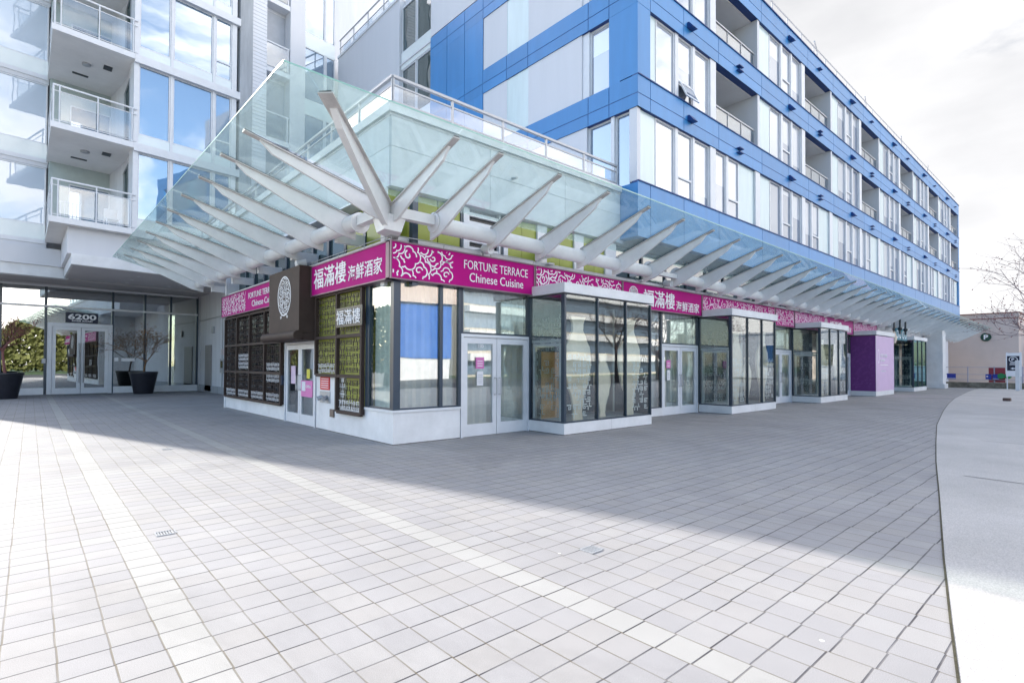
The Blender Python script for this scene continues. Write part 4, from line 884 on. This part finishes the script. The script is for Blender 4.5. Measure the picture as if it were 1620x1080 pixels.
# corner node: box stubs and V-shaped shoe
q = MB(); q.box(RF, -.22, .56, .34, .50, TZ-.06, TZ+.12); q.box(LF, -.53, .12, .34, .50, TZ-.06, TZ+.12); q.build('node_stub', STEEL, GC)
q = MB(); q.hexa([(-.46, -.46, TZ-.30), (-.1, -.42, TZ-.30), (.1, .1, TZ-.34), (-.42, -.1, TZ-.30)], [(-.48, -.48, TZ-.02), (-.02, -.46, TZ-.02), (.12, .12, TZ-.02), (-.46, -.02, TZ-.02)]); q.build('corner_shoe', STEEL, GC)
# brackets back to the wall
for k in range(12):
    x = 3.95+k*3.9 if k else 4.1
    q = MB(); q.box(RF, x-.07, x+.07, -.33, .30, TZ-.12, TZ+.10); q.box(RF, x-.09, x+.09, -.335, .12, TZ-.30, TZ-.26); q.build('wall_bracket', STEEL, GC)
for k in range(5):
    y = 1.9+k*2.6; q = MB(); q.box(LF, -y-.07, -y+.07, -.33, .30, TZ-.12, TZ+.10); q.build('wall_bracket', STEEL, GC)
# ------------------------------------------------------------------ APARTMENT TOWER
AT = thing('apartment_tower', 'pale glass and white apartment tower with corner balconies over a glazed lobby', 'building', TF(-2, 4, 0))
SL = [6.98, 10.52, 14.18, 17.66, 21.2]; TOP = 23.6
UL = -7.65
bx('tower_core', STUCCO, AT, TF, UL+.1, 12, -16, 2.0, 5.4, TOP)
bx('tower_core', STUCCO, AT, TF, -1.2, 12, 2.0, 6.6, 5.75, TOP)
bx('lobby_side_wall', STUCCO, AT, TF, UL, -6.3, -14, 0.0, 0, 5.4)
bx('lobby_back', mat('lobby_dark', (.16, .16, .165), .7, var=.4, vs=.7), AT, TF, -6.2, 3.7, -5, -4.9, 0, 5.3); bx('lobby_floor', mat('lobby_floor', (.25, .24, .23), .3), AT, TF, -6.2, 3.7, -4.9, -.1, .005, .02); bx('lobby_end_wall', STUCCO, AT, LBF, 3.53, 3.75, -5, -.1, 0, 5.3); bx('lobby_ceiling', SOFF, AT, TF, -6.25, 3.75, -4.9, -.1, 5.25, 5.35)
# left window wall
P2 = 2.5
for k, z in enumerate(SL):
    bx('slab_edge', ALU, AT, TF, UL, -3.38, P2-.4, P2+.02, z-.28, z-.10); bx('slab_edge', WALLW, AT, TF, UL, -3.38, P2-.4, P2-.02, z-.46, z-.282)
    bx('spandrel', SPAND, AT, TF, UL, -3.42, P2-.3, P2-.02, z-.099, z+.55)
    hi = (SL[k+1] if k < 4 else TOP)-.47
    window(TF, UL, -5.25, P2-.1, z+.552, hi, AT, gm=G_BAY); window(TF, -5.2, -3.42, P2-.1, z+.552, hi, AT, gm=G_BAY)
bx('fascia', WALLW, AT, TF, UL, -2.9, P2-.4, P2+.15, 5.75, 6.51); bx('fascia', WHITE, AT, TF, UL, -2.6, P2-.5, P2+.05, 5.27, 5.748)
bx('entrance_soffit', SOFF, AT, TF, UL, 3.6, -.3, P2-.5, 5.28, 5.40)
# balconies: slabs are skewed, their ends run parallel to the street-side depth
sk = .129   # ds per d going inwards
def skew(q, s0, s1, d0, d1, z0, z1):
    f = lambda s_, d: TF(s_+(7.3-d)*sk, d, 0)
    q.hexa([f(s0, d1)+Z*z0, f(s1, d1)+Z*z0, f(s1, d0)+Z*z0, f(s0, d0)+Z*z0], [f(s0, d1)+Z*z1, f(s1, d1)+Z*z1, f(s1, d0)+Z*z1, f(s0, d0)+Z*z1])
for k, z in enumerate(SL):
    q = MB(); skew(q, -4.06, -1.46, 2.52, 7.32, z-.20, z); q.build('balcony_slab', SOFB, AT)
    q = MB(); skew(q, -4.09, -1.46, 7.322, 7.35, z-.215, z+.01); q.build('slab_fascia', ALU, AT)
    # recess back wall, right cheek with doors
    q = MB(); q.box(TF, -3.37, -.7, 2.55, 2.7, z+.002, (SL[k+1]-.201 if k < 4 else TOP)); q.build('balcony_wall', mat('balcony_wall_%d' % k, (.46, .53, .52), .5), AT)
    window(TF, -2.7, -1.2, 2.71, z+.02, z+2.5, AT, gm=G_WIN)
    q = MB(); skew(q, -1.48, -1.44, 2.75, 7.05, z+.002, (SL[k+1]-.201 if k < 4 else TOP)); q.build('balcony_cheek', WALLW, AT)
    CF = Fr(TF(-1.49, 7.3, 0), Vector((0, -1, 0)), Vector((-1, 0, 0)))
    window(CF, -3.9, -2.3, .0, z+.1, z+2.9, AT, fm=GREYM, gm=G_DARK); window(CF, -2.2, -.7, .0, z+.1, z+2.9, AT, fm=GREYM, gm=G_DARK)
    # guard
    gq = MB(); h = 1.42
    f = lambda s_, d: TF(s_+(7.3-d)*sk, d, 0)
    corners = [f(-4.0, 3.0), f(-4.0, 7.26), f(-1.36, 7.26)]
    gq.tube([c+Z*(z+h) for c in corners], .035, 8); gq.tube([c+Z*(z+h-.22) for c in corners], .018, 6); gq.tube([c+Z*(z+.1) for c in corners], .018, 6)
    for s_, d in ((-4.0, 3.1), (-4.0, 5.0), (-4.0, 7.26), (-3.82, 7.26), (-2.65, 7.26), (-1.52, 7.26)): p = f(s_, d); gq.tube([p+Z*z, p+Z*(z+h)], .026, 6)
    go = gq.build('balcony_guard', ALU, AT)
    pm = MB(); pm.box(TF, -3.78, -2.70, 7.255, 7.267, z+.14, z+h-.24); pm.box(TF, -2.60, -1.56, 7.255, 7.267, z+.14, z+h-.24); pm.build('guard_pane', G_RAIL, go)
    if k:
        q = MB(); c = f(-2.9, 5.3)+Z*(z-.2); q.lathe(c+Vector((0, 0, -.09)), [(.08, 0), (.15, .02), (.16, .088)], 16); q.build('ceiling_lamp', GREYM, AT, smooth=True)
        q = MB(); skew(q, -2.35, -2.05, 5.4, 5.8, z-.225, z-.2005); skew(q, -3.3, -2.75, 4.0, 4.15, z-.225, z-.2005); q.build('soffit_grille', BLACK, AT)
# projecting right-hand window bay
P1 = 7.2
for k, z in enumerate(SL):
    bx('slab_edge', ALU, AT, TF, -1.458, 2.72, P1-.6, P1+.13, z-.30, z+.03)
    hi = (SL[k+1] if k < 4 else TOP)-.301
    bx('bay_post', ALU, AT, TF, -1.458, -1.28, P1-.5, P1+.02, z+.031, hi); bx('bay_post', ALU, AT, TF, 2.38, 2.6, P1-.5, P1+.0, z+.031, hi)
    for a, b in ((-1.278, -.12), (-.02, 1.57), (1.68, 2.38)):
        bx('spandrel', SPAND, AT, TF, a, b, P1-.4, P1-.05, z+.031, z+.45)
        window(TF, a, b, P1-.12, z+.452, hi, AT, gm=G_WIN, awn=(z+1.2 if a > 1.6 else None))
    for a in (-.12, 1.57): bx('bay_mullion', ALU, AT, TF, a, a+.1, P1-.4, P1-.01, z+.031, hi)
# entrance fascia under the balconies
q = MB(); skew(q, -3.50, 2.9, 2.66, 6.9, 5.74, 6.775); q.build('fascia', WALLW, AT)
q = MB(); skew(q, -3.38, 3.1, 2.60, 7.05, 5.31, 5.735); q.build('fascia', WHITE, AT)
q = MB(); skew(q, -3.32, 3.05, 2.56, 6.99, 5.29, 5.309); q.build('entrance_soffit', SOFF, AT)
for (s_, d) in ((-.8, 5.7), (-.7, 4.4), (-.6, 3.3), (1.3, 5.4), (1.2, 4.4), (1.1, 3.4)):
    q = MB(); c = TF(s_, d, 5.275); q.lathe(c, [(.06, 0), (.08, .013)], 14); q.build('downlight', ALU, AT)
# right part of the tower: column, siding, recess balconies, window wall
P3 = 7.15
bx('grey_column', CONC, AT, TF, 2.72, 3.3, 6.601, P3+.12, 5.8, TOP)
q = MB(); z = 6.5
while z < 23.4: q.box(TF, 3.301, 4.02, 6.601, P3+.02, z, z+.165); z += .18
q.build('siding', SIDE, AT); bx('siding_backing', GREYM, AT, TF, 3.305, 4.01, 6.6005, P3-.0, 6.4, 23.4)
for z in (8.9, 12.43, 15.92, 19.4):
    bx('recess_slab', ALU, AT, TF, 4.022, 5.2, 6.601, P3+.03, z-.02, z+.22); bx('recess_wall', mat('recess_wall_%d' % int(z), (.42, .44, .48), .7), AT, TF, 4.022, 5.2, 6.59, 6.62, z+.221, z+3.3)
    q = MB(); q.box(TF, 4.022, 5.18, P3-.06, P3-.01, z+1.45, z+1.52); q.box(TF, 5.08, 5.14, P3-.06, P3-.01, z+.221, z+1.449); o = q.build('recess_guard', ALU, AT); bx('guard_pane', G_RAIL, o, TF, 4.03, 5.07, P3-.04, P3-.028, z+.3, z+1.4)
bx('white_column', WALLW, AT, TF, 5.2, 6.0, 6.601, P3+.05, 5.8, 23.6)
for z in (7.5, 11.0, 14.5, 18.0):
    bx('spandrel', SPAND, AT, TF, 6.002, 7.75, 6.601, P3-.02, z, z+.76)
    for a, b in ((6.002, 7.15), (7.23, 7.75)): window(TF, a, b, P3-.1, z+.761, z+3.52, AT, gm=G_WIN)
    bx('bay_mullion', ALU, AT, TF, 7.15, 7.23, 6.601, P3-.0, z+.761, z+3.52)
# ---- lobby front (plane d = 0)
LBY = [-6.2, -4.5, -2.93, -.34, 1.04, 2.22, 3.5]
q = MB()
for c in LBY: q.box(LBF, c-.05, c+.05, -.1, .02, .32 if not (-3.1 < c < -.3) else 0, 5.24)
o = q.build('lobby_mullion', DARKM, AT)
q = MB(); q.box(LBF, -6.2, 3.52, -.1, .03, 4.18, 4.27); q.box(LBF, -6.2, 3.52, -.1, .03, 5.15, 5.245); q.build('lobby_transom', ALU, AT)
bx('lobby_base', WHITE, AT, LBF, -6.2, -2.98, -.1, .04, 0, .33); bx('lobby_base', WHITE, AT, LBF, -.29, 3.52, -.1, .04, 0, .33)
for i, (a, b) in enumerate(zip(LBY[:-1], LBY[1:])):
    if i != 2: bx('lobby_pane', G_LOBBY, AT, LBF, a+.05, b-.05, -.05, -.035, .33, 4.18)
    else: bx('lobby_pane', G_LOBBY, AT, LBF, a+.05, b-.05, -.05, -.035, 3.47, 4.18)
    bx('lobby_pane', G_LOBBY, AT, LBF, a+.05, b-.05, -.05, -.035, 4.27, 5.15)
_bb = BB; BB = AT
q = MB(); q.box(LBF, -2.87, -2.70, -.1, .04, 0, 3.46); q.box(LBF, -.50, -.35, -.1, .04, 0, 3.46); q.box(LBF, -2.70, -.50, -.1, .04, 3.28, 3.46); ld = q.build('lobby_door', ALU, AT)
for a, b, hs in ((-2.69, -1.61, 1), (-1.59, -.51, 0)):
    l = MB(); l.box(LBF, a, a+.14, -.07, .01, .02, 3.27); l.box(LBF, b-.14, b, -.07, .01, .02, 3.27); l.box(LBF, a+.14, b-.14, -.07, .01, .02, .30); l.box(LBF, a+.14, b-.14, -.07, .01, 3.12, 3.27)
    lf = l.build('door_leaf', ALU, ld); bx('pane', G_LOBBY, lf, LBF, a+.14, b-.14, -.04, -.026, .30, 3.12)
    hx = b-.07 if hs else a+.07
    h = MB(); h.tube([LBF(hx, .10, .55), LBF(hx, .10, 2.5)], .03, 8); h.tube([LBF(hx, .01, .8), LBF(hx, .10, .8)], .015, 6); h.tube([LBF(hx, .01, 2.3), LBF(hx, .10, 2.3)], .015, 6); h.build('handle', GREYM, lf)
BB = _bb
# white side wall from the restaurant to the lobby
SW = thing('side_wall', 'white rendered wall with a grey service door between lobby and restaurant', 'wall', (2.1, 19, 0))
bx('wall', STUCCO, SW, W0, 2.1, 2.45, 11.63, 26.2, 0, 5.27); bx('wall_base', CONC, SW, W0, 2.06, 2.099, 11.63, 26, 0, .35)
bx('service_door', mat('service_door', (.25, .24, .24), .5), SW, W0, 2.06, 2.099, 22.75, 24.1, .05, 2.5)
q = MB(); q.tube([(2.07, 20.6, .35), (2.07, 20.6, 3.9), (2.07, 25.6, 3.9)], .03, 6); q.build('conduit', GREYM, SW)
r = thing('intercom', 'grey intercom panel on the white side wall near the lobby', 'intercom', (2.08, 21, 1.2)); bx('panel', GREYM, r, W0, 2.05, 2.098, 20.3, 20.95, 1.05, 1.75); bx('screen', DARKGL, r, W0, 2.04, 2.0495, 20.4, 20.8, 1.3, 1.65)
tag(bx('notice', mat('pale_notice', (.7, .55, .55), .6), None, W0, 2.085, 2.099, 20.4, 20.9, 1.95, 2.25), 'small pale notice above the intercom on the side wall', 'notice')
tag(bx('wall_lamp', GREYM, None, W0, 1.98, 2.099, 22.2, 22.45, 3.1, 3.45), 'small grey wall lamp on the white side wall', 'lamp')
# 6200 number plate
r = thing('number_sign', 'dark plate with white 6200 RIVER ROAD above the lobby doors', 'number sign', LBF(-1.6, .1, 3.5))
bx('plate', SNAVY, r, LBF, -2.20, -.95, .045, .075, 3.50, 3.99)
text(LBF, -2.12, 3.65, .076, '6200', .27, SIGNW, r, wd=1.1, bold=.03); text(LBF, -1.97, 3.545, .076, 'RIVER ROAD', .075, SIGNW, r, wd=.8, bold=.02)
r = thing('lobby_decal', 'white lettering strip stuck on the lobby glass beside the planter', 'decal', LBF(-.1, 0, 1.7)); bx('strip', SIGNW, r, LBF, .05, .62, -.034, -.03, 1.62, 1.78); bx('square', SIGNW, r, LBF, -.25, -.08, -.034, -.03, 1.62, 1.8)
tag(bx('door_mat', BLACK, None, LBF, -2.3, -.45, .35, 1.0, .001, .02), 'black mat in front of the lobby doors', 'door mat')
tag(bx('door_closer_box', GREYM, None, LBF, -3.06, -2.92, .041, .14, 1.5, 1.72), 'small grey access box on the left post of the lobby doors', 'access box')
# balcony furniture on the lowest balcony
r = thing('balcony_chair', 'grey chair with white legs on the lowest balcony', 'chair', TF(-1.85, 6.6, 6.985))
q = MB(); q.box(TF, -2.2, -1.75, 6.3, 6.75, 7.36, 7.4); q.build('seat', GREYM, r); q = MB(); q.box(TF, -2.2, -1.75, 6.3, 6.34, 7.4, 7.85); q.build('backrest', GREYM, r)
for a, b in ((-2.19, 6.72), (-1.76, 6.72), (-2.19, 6.32), (-1.76, 6.32)): q = MB(); q.tube([TF(a, b, 6.985), TF(a, b, 7.36)], .02, 6); q.build('leg', ALU, r)
r = thing('drying_rack', 'white wire rack standing at the left of the lowest balcony', 'rack', TF(-3.3, 6.8, 6.985))
q = MB()
for i in range(6): x = -3.65+i*.12; q.tube([TF(x, 6.8, 6.985), TF(x, 6.8, 7.7)], .014, 6)
q.tube([TF(-3.67, 6.8, 7.7), TF(-3.03, 6.8, 7.7)], .016, 6); q.tube([TF(-3.67, 6.8, 7.1), TF(-3.03, 6.8, 7.1)], .014, 6); q.build('frame', ALU, r)
# ------------------------------------------------------------------ trees
def branch_tree(root, base, h, crown, seed, m_w, m_b, trunk_r, levels=4, kids=5, bud=None, budn=2, spread=1.0, lean=(0, 0), up=.35, flat=1.0, trunk_frac=.35, budsize=.03):
    rn = random.Random(seed); W = MB(); B = MB(); base = Vector(base)
    tp = base+Vector((lean[0], lean[1], h*trunk_frac)); W_t = MB()
    W_t.tube([base, base.lerp(tp, .5)+Vector((rn.uniform(-.05, .05), rn.uniform(-.05, .05), 0)), tp], [trunk_r, trunk_r*.8, trunk_r*.65], 9); W_t.build('trunk', m_w, root, smooth=True)
    def grow(p, d, l, r, lev):
        pts = [p]; q = p.copy(); dd = d.copy(); n = 4
        for i in range(n):
            dd = (dd+Vector((rn.uniform(-.22, .22), rn.uniform(-.22, .22), rn.uniform(-.12, .2)))).normalized(); q = q+dd*(l/n); pts.append(q.copy())
        W.tube(pts, [r*(1-.55*i/n) for i in range(n+1)], 5 if lev < 2 else 3, cap=False)
        if lev >= levels-1 and bud:
            for i in range(budn):
                c = pts[rn.randint(1, n)]+Vector((rn.gauss(0, .02), rn.gauss(0, .02), rn.gauss(0, .02))); s_ = budsize*rn.uniform(.6, 1.4)
                a = Vector((rn.gauss(0, 1), rn.gauss(0, 1), rn.gauss(0, 1))).normalized()*s_; b = a.orthogonal().normalized()*s_*.6
                B.poly([c-a, c+b, c+a, c-b])
        if lev < levels:
            for i in range(kids if lev else kids+1):
                u = rn.uniform(.3, 1); k = min(n-1, int(u*n)); o = pts[k].lerp(pts[k+1], u*n-k)
                nd_ = (dd*.7+Vector((rn.gauss(0, .75*spread), rn.gauss(0, .75*spread), rn.gauss(up*.5, .5)*flat))).normalized()
                grow(o, nd_, l*rn.uniform(.5, .72), r*.48, lev+1)
    for i in range(kids):
        a = 2*math.pi*(i+rn.random()*.6)/kids; d = Vector((math.cos(a)*spread, math.sin(a)*spread, up+rn.uniform(0, .6))).normalized()
        grow(tp-Vector((0, 0, rn.uniform(0, h*.08))), d, crown*rn.uniform(.5, .68), trunk_r*.45, 1)
    W.build('limbs', m_w, root)
    if B.f: B.build('crown', bud, root)
def planter(x, y, lb, pr=.62):
    r = thing('planter', lb, 'planter', (x, y, 0)); q = MB(); q.lathe((x, y, 0), [(pr*.66, 0.002), (pr*.67, .04), (pr*.96, 1.0), (pr, 1.02), (pr, 1.1), (pr*.93, 1.1), (pr*.9, 1.0)], 32); q.build('pot', POT, r, smooth=True)
    q = MB(); q.lathe((x, y, 1.0), [(pr*.9, 0), (pr*.9, .05)], 24); q.build('soil', SOIL, r)
P1_ = (-.80, 23.4); P2_ = (-5.82, 22.2)
planter(*P1_, 'black tapered planter right of the lobby doors'); planter(*P2_, 'black tapered planter cut by the left edge of the photo')
r = thing('potted_tree', 'wide twiggy ochre maple in the planter right of the lobby doors', 'tree', (*P1_, 1.05)); branch_tree(r, (*P1_, 1.04), 3.3, 2.1, 11, TWIG, TWIG, .045, levels=4, kids=5, bud=mat('ochre_leaf', (.30, .15, .05), .7, var=.4, vs=6), budn=1, spread=1.05, lean=(.1, 0), up=.55, flat=.8, trunk_frac=.2, budsize=.028)
r = thing('potted_tree', 'reddish bare maple in the planter at the left edge', 'tree', (*P2_, 1.05)); branch_tree(r, (*P2_, 1.04), 3.6, 1.9, 12, mat('maple_bark', (.22, .09, .08), .8), BUD, .06, levels=3, kids=5, bud=BUD, budn=2, spread=.8, lean=(-.1, .1), up=.7, trunk_frac=.3, budsize=.03)
r = thing('street_tree', 'bare street tree with red buds leaning in from the right edge', 'tree', (21.8, -8.3, 0)); branch_tree(r, (21.8, -8.3, 0), 6.6, 4.3, 5, BARKR, BUD, .10, levels=4, kids=5, bud=BUD, budn=2, spread=1.2, up=.3, flat=.8, trunk_frac=.33, budsize=.030)
# ------------------------------------------------------------------ far right end
r = thing('beige_building', 'plain beige wall of a low building beyond the canopy end', 'building', (58, -2, 0))
bx('wall', BEIGE, r, W0, 56, 66, -3.75, 30, 0, 5.55); bx('brick_band', BRICKT, r, W0, 55.96, 66.05, -3.8, 30, 5.551, 5.62)
bx('parapet', BEIGE, r, W0, 55.98, 66, -3.77, 30, 5.621, 6.0); bx('coping', BRICKT, r, W0, 55.9, 66, -3.85, 30, 6.001, 6.07)
r = thing('white_annex', 'white building edge right of the beige wall', 'building', (70, -20, 0)); bx('wall', WHITE, r, W0, 62, 72, -30, -3.9, 0, 5.4); bx('parapet', ALU, r, W0, 61.9, 72, -30, -3.9, 5.401, 5.6)
for i in range(6): window(Fr((62, 0, 0), (0, -1, 0), (-1, 0, 0)), 5+i*3, 7+i*3, .01, 1.5, 4, r, gm=G_DARK)
r = thing('low_wall', 'low mossy concrete wall closing the end of the walkway', 'wall', (44, -3, 0)); bx('wall', MOSS, r, W0, 44, 44.5, -5.0, -.6, 0, .40)
r = thing('metal_fence', 'lilac grey pipe fence standing on the low concrete wall', 'fence', (44.2, -3, .4)); q = MB()
for z in (.58, .95, 1.45): q.tube([(44.25, -5, z), (44.25, -.6, z)], .02, 6)
q.build('rail', FENCEM, r)
for y in (-.7, -2.1, -3.5, -4.9): q = MB(); q.tube([(44.25, y, .40), (44.25, y, 1.5)], .035, 6); q.build('post', FENCEM, r)
XF = Fr((44.2, 0, 0), (0, -1, 0), (-1, 0, 0))
def plate(name, lb, cat, m_, fr, *b, extra=None):
    r_ = thing(name, lb, cat, fr(b[0], 0, b[4])); bx('plate', m_, r_, fr, *b)
    if extra: extra(r_)
    return r_
def ws(r_, fr, s0, s1, t0, t1, d): bx('white_panel', SIGNW, r_, fr, s0, s1, d, d+.004, t0, t1)
plate('fence_sign', 'blue sign on the fence beside the white end column', 'sign', SBLUE, XF, .95, 1.45, .0, .02, .62, 1.0, extra=lambda r_: ws(r_, XF, .96, 1.44, .66, .68, .021))
plate('fence_sign', 'blue sign with a white mark at the left end of the maroon board', 'sign', SBLUE, XF, 3.05, 3.36, .03, .05, .62, .98, extra=lambda r_: ws(r_, XF, 3.1, 3.18, .78, .86, .051))
plate('fence_sign', 'blue sign in front of the maroon board beside the green discs', 'sign', SBLUE, XF, 3.42, 3.75, .03, .05, .62, .98, extra=lambda r_: ws(r_, XF, 3.42, 3.75, .66, .68, .051))
plate('board', 'maroon board behind the fence signs', 'board', MAROON, XF, 3.2, 4.05, -.12, -.09, .42, 1.42)
def disc(name, lb, m_, fr, s, t, r0, d, letter, m2=None):
    r_ = thing(name, lb, 'sign', fr(s, d, t)); q = MB(); q.tube([fr(s, d, t), fr(s, d+.05, t)], r0, 24); q.build('disc', m_, r_)
    if letter: text(fr, s-r0*.38, t-r0*.55, d+.052, letter, r0*1.1, SIGNW, r_, wd=r0*.8, bold=.03)
    return r_
disc('round_sign', 'bright green plain disc beside the maroon board', SGREEN, XF, 3.86, .86, .19, .06, None)
disc('round_sign', 'green disc with white P low on the fence', SGREEN, XF, 4.2, .86, .19, .06, 'P')
WFr = Fr((56, 0, 0), (0, -1, 0), (-1, 0, 0)); disc('round_sign', 'dark green round P sign high on the beige wall', SDGREEN, WFr, 1.7, 4.02, .36, .03, 'P')
r = thing('parking_sign', 'white panel sign with navy P plate and arrow on posts', 'parking sign', (43, -4.6, 0)); PFr = Fr((43, 0, 0), (0, -1, 0), (-1, 0, 0))
bx('panel', SIGNW, r, PFr, 4.22, 4.98, 0, .06, .86, 2.4); bx('plate', SNAVY, r, PFr, 4.28, 4.88, .061, .07, 1.24, 2.2)
for s_ in (4.24, 4.9): bx('post', ALU, r, PFr, s_, s_+.06, -.06, -.001, 0.005, 2.45)
q = MB(); q.ribbon(PFr, [(4.58+.2*math.cos(u*2*math.pi/24), 1.97+.17*math.sin(u*2*math.pi/24)) for u in range(25)], .035, .074, True); q.box(PFr, 4.42, 4.75, .071, .074, 1.70, 1.74); q.box(PFr, 4.40, 4.78, .071, .074, 1.62, 1.66)
q.poly([PFr(4.44, .074, 1.38), PFr(4.58, .074, 1.30), PFr(4.58, .074, 1.46)]); q.box(PFr, 4.58, 4.74, .071, .074, 1.35, 1.41); q.build('symbols', SIGNW, r)
text(PFr, 4.50, 1.88, .074, 'P', .18, SIGNW, r, wd=.13, bold=.02)
tag(bx('white_bollard', WHITE, None, W0, 40.9, 41.1, -5.05, -4.85, .005, 1.9), 'white post at the right edge beside the parking sign', 'post')
tag(bx('kerb_box', mat('brown_box', (.10, .06, .05), .7), None, W0, 26.6, 27.0, -5.95, -5.7, .005, .13), 'small brown box on the ground at the right edge', 'box')
# floor drains
for i, ((x, y), lb) in enumerate((((-4.13, -3.31), 'square drain grate beside the pale paver band in sunlight'), ((-1.62, -6.08), 'square drain grate near the shadow edge in the right foreground'), ((-3.23, 2.17), 'small drain grate in the shade before the corner'))):
    r = thing('drain_grate', lb, 'drain', (x, y, 0), 'drain grates in the paving'); w_ = .068
    q = MB(); q.box(W0, x-w_, x+w_, y-w_, y-w_+.012, .001, .008); q.box(W0, x-w_, x+w_, y+w_-.012, y+w_, .001, .008); q.box(W0, x-w_, x-w_+.012, y-w_+.012, y+w_-.012, .001, .008); q.box(W0, x+w_-.012, x+w_, y-w_+.012, y+w_-.012, .001, .008); q.build('frame', GREYM, r)
    q = MB(); [q.box(W0, x-w_+.02+j*.021, x-w_+.03+j*.021, y-w_+.012, y+w_-.012, .001, .007) for j in range(7)]; q.build('bars', GREYM, r); bx('sump', BLACK, r, W0, x-w_+.012, x+w_-.012, y-w_+.012, y+w_-.012, .0005, .002)
# terrace lamp and spout on the podium
r = thing('terrace_lamp', 'small grey lamp on the white wall above the terrace guard', 'lamp', (XB-.05, 1.9, 7.4)); bx('body', GREYM, r, BF, -2.0, -1.8, -.02, .10, 7.05, 7.25)
q = MB(); q.tube([(3.1, .18, 5.75), (3.1, .02, 5.72)], .03, 8); tag(q.build('drain_spout', GREYM), 'short grey drain spout on the podium wall seen through the canopy', 'spout')
# ------------------------------------------------------------------ surroundings across the street (seen mirrored in the shop and lobby glass)
def slab_block(name, lb, x0, x1, y0, y1, h, fl, m_):
    r = thing(name, lb, 'building', ((x0+x1)/2, y1, 0)); bx('wall', m_, r, W0, x0, x1, y0, y1, 0, h)
    fr = Fr((0, y1, 0), (-1, 0, 0), (0, 1, 0))
    for k in range(int(h/fl)):
        z = k*fl; bx('balcony_band', WHITE, r, fr, -x1, -x0, .01, 1.2, z+fl-.9, z+fl-.05); bx('window_band', G_WIN, r, fr, -x1, -x0, .005, .06, z+.3, z+fl-.95)
slab_block('white_apartment_block', 'white banded apartment block across the street, mirrored in the shop glass', 36, 80, -62, -46, 15, 3.0, mat('block_cream', (.55, .50, .42), .8))
r = thing('blue_pavilion', 'blue and white striped pavilion across the street, mirrored in the corner glass', 'building', (20, -34, 0))
bx('wall', mat('pavilion_blue', (.02, .13, .5), .6, var=.15, vs=1, streak=True), r, W0, 13, 27, -44, -36, 2.2, 7.5); bx('base', WHITE, r, W0, 13.1, 26.9, -43.9, -36.1, 0, 2.2); bx('roof', BEIGE, r, W0, 12.6, 27.4, -44.4, -35.6, 7.5, 9.6)
def leafy(root, base, h, r0, m_, seed, n=3200, cone=False):
    rn = random.Random(seed); b = Vector(base); q = MB(); q.tube([b, b+Vector((0, 0, h*.8))], [.22, .06], 7); q.build('trunk', BARK, root); q = MB()
    for i in range(n):
        u = rn.random(); z = h*(.18+.82*u); rr = r0*((1-u)*.95+.05 if cone else math.sin(math.pi*min(1, .15+.8*u))**.6)*math.sqrt(rn.random()); a = rn.uniform(0, 6.283); lump = 1+.25*math.sin(a*3+z)
        c = b+Vector((rr*lump*math.cos(a), rr*lump*math.sin(a), z)); s_ = rn.uniform(.07, .17); x = Vector((rn.gauss(0, 1), rn.gauss(0, 1), rn.gauss(0, 1))).normalized()*s_; y = x.orthogonal().normalized()*s_*.7; q.poly([c-x, c-y, c+x, c+y])
    q.build('crown', m_, root)
for i, (x, y, h, r0, lb) in enumerate(((-13.5, 25, 5.5, 2.2, 'added young tree left of the tower, blocks sky mirrored in the narrow corner pane'), (-18, 31, 6.5, 2.8, 'added broad tree left of the tower, blocks sky mirrored in the narrow corner pane'), (-11.5, 34, 6, 2.6, 'added small tree behind the tower end, blocks sky mirrored in the narrow corner pane'))):
    r = thing('park_tree', lb, 'tree', (x, y, 0), 'added trees beside the tower'); leafy(r, (x, y, 0), h, r0, LEAFO, 80+i)  # unseen trees added to block bright sky mirrored in the narrow corner pane
ES = [(-15, -36, 12, 2.4, 'dark evergreen behind the camera, mirrored at the left of the lobby', True), (-4, -42, 13, 2.4, 'tall dark evergreen behind the camera, mirrored in the left lobby door', True)]
for i, (x, y, h, r0, lb, cone) in enumerate(ES):
    r = thing('park_tree', lb, 'tree', (x, y, 0), 'trees across the street'); leafy(r, (x, y, 0), h, r0, LEAFD if cone else LEAFO, 40+i, cone=cone)
for i, (x, y, lb) in enumerate(((33, -22, 'bare brown tree across the walkway, mirrored in the first bay'), (44, -23, 'bare brown tree farther along, mirrored in the second bay'), (-11, -28, 'bare brown tree behind the camera, mirrored left of the lobby doors'), (-7.5, -30, 'bare brown tree behind the camera, mirrored in the lobby doors'), (-3.5, -27, 'bare brown tree behind the camera, mirrored above the lobby doors'))):
    r = thing('bare_tree', lb, 'tree', (x, y, 0), 'bare trees across the walkway'); branch_tree(r, (x, y, 0), 9, 5.5, 60+i, BARK, BUD, .2, levels=3, kids=5, spread=.9, up=.6)
rn = random.Random(99); q = MB()  # unseen tree line added to cut low sky light, also mirrored in the glass
for i in range(60000):
    x = rn.uniform(-90, 150); y = -66-abs(rn.gauss(0, 3)); z = rn.random()**.9*(5.5+2.5*math.sin(x*.21)+1.5*math.sin(x*.53)); s_ = rn.uniform(.22, .5); a = Vector((rn.gauss(0, 1), rn.gauss(0, 1), rn.gauss(0, 1))).normalized()*s_; b = a.orthogonal().normalized()*s_; c = Vector((x, y, z+.3)); q.poly([c-a, c-b, c+a, c+b])
tag(q.build('added_wood', LEAFO), kind='stuff')
q = MB(); q.poly([(-60, -20, .012), (120, -20, .012), (120, -28, .012), (-60, -28, .012)]); tag(q.build('road', ASPH), kind='structure')
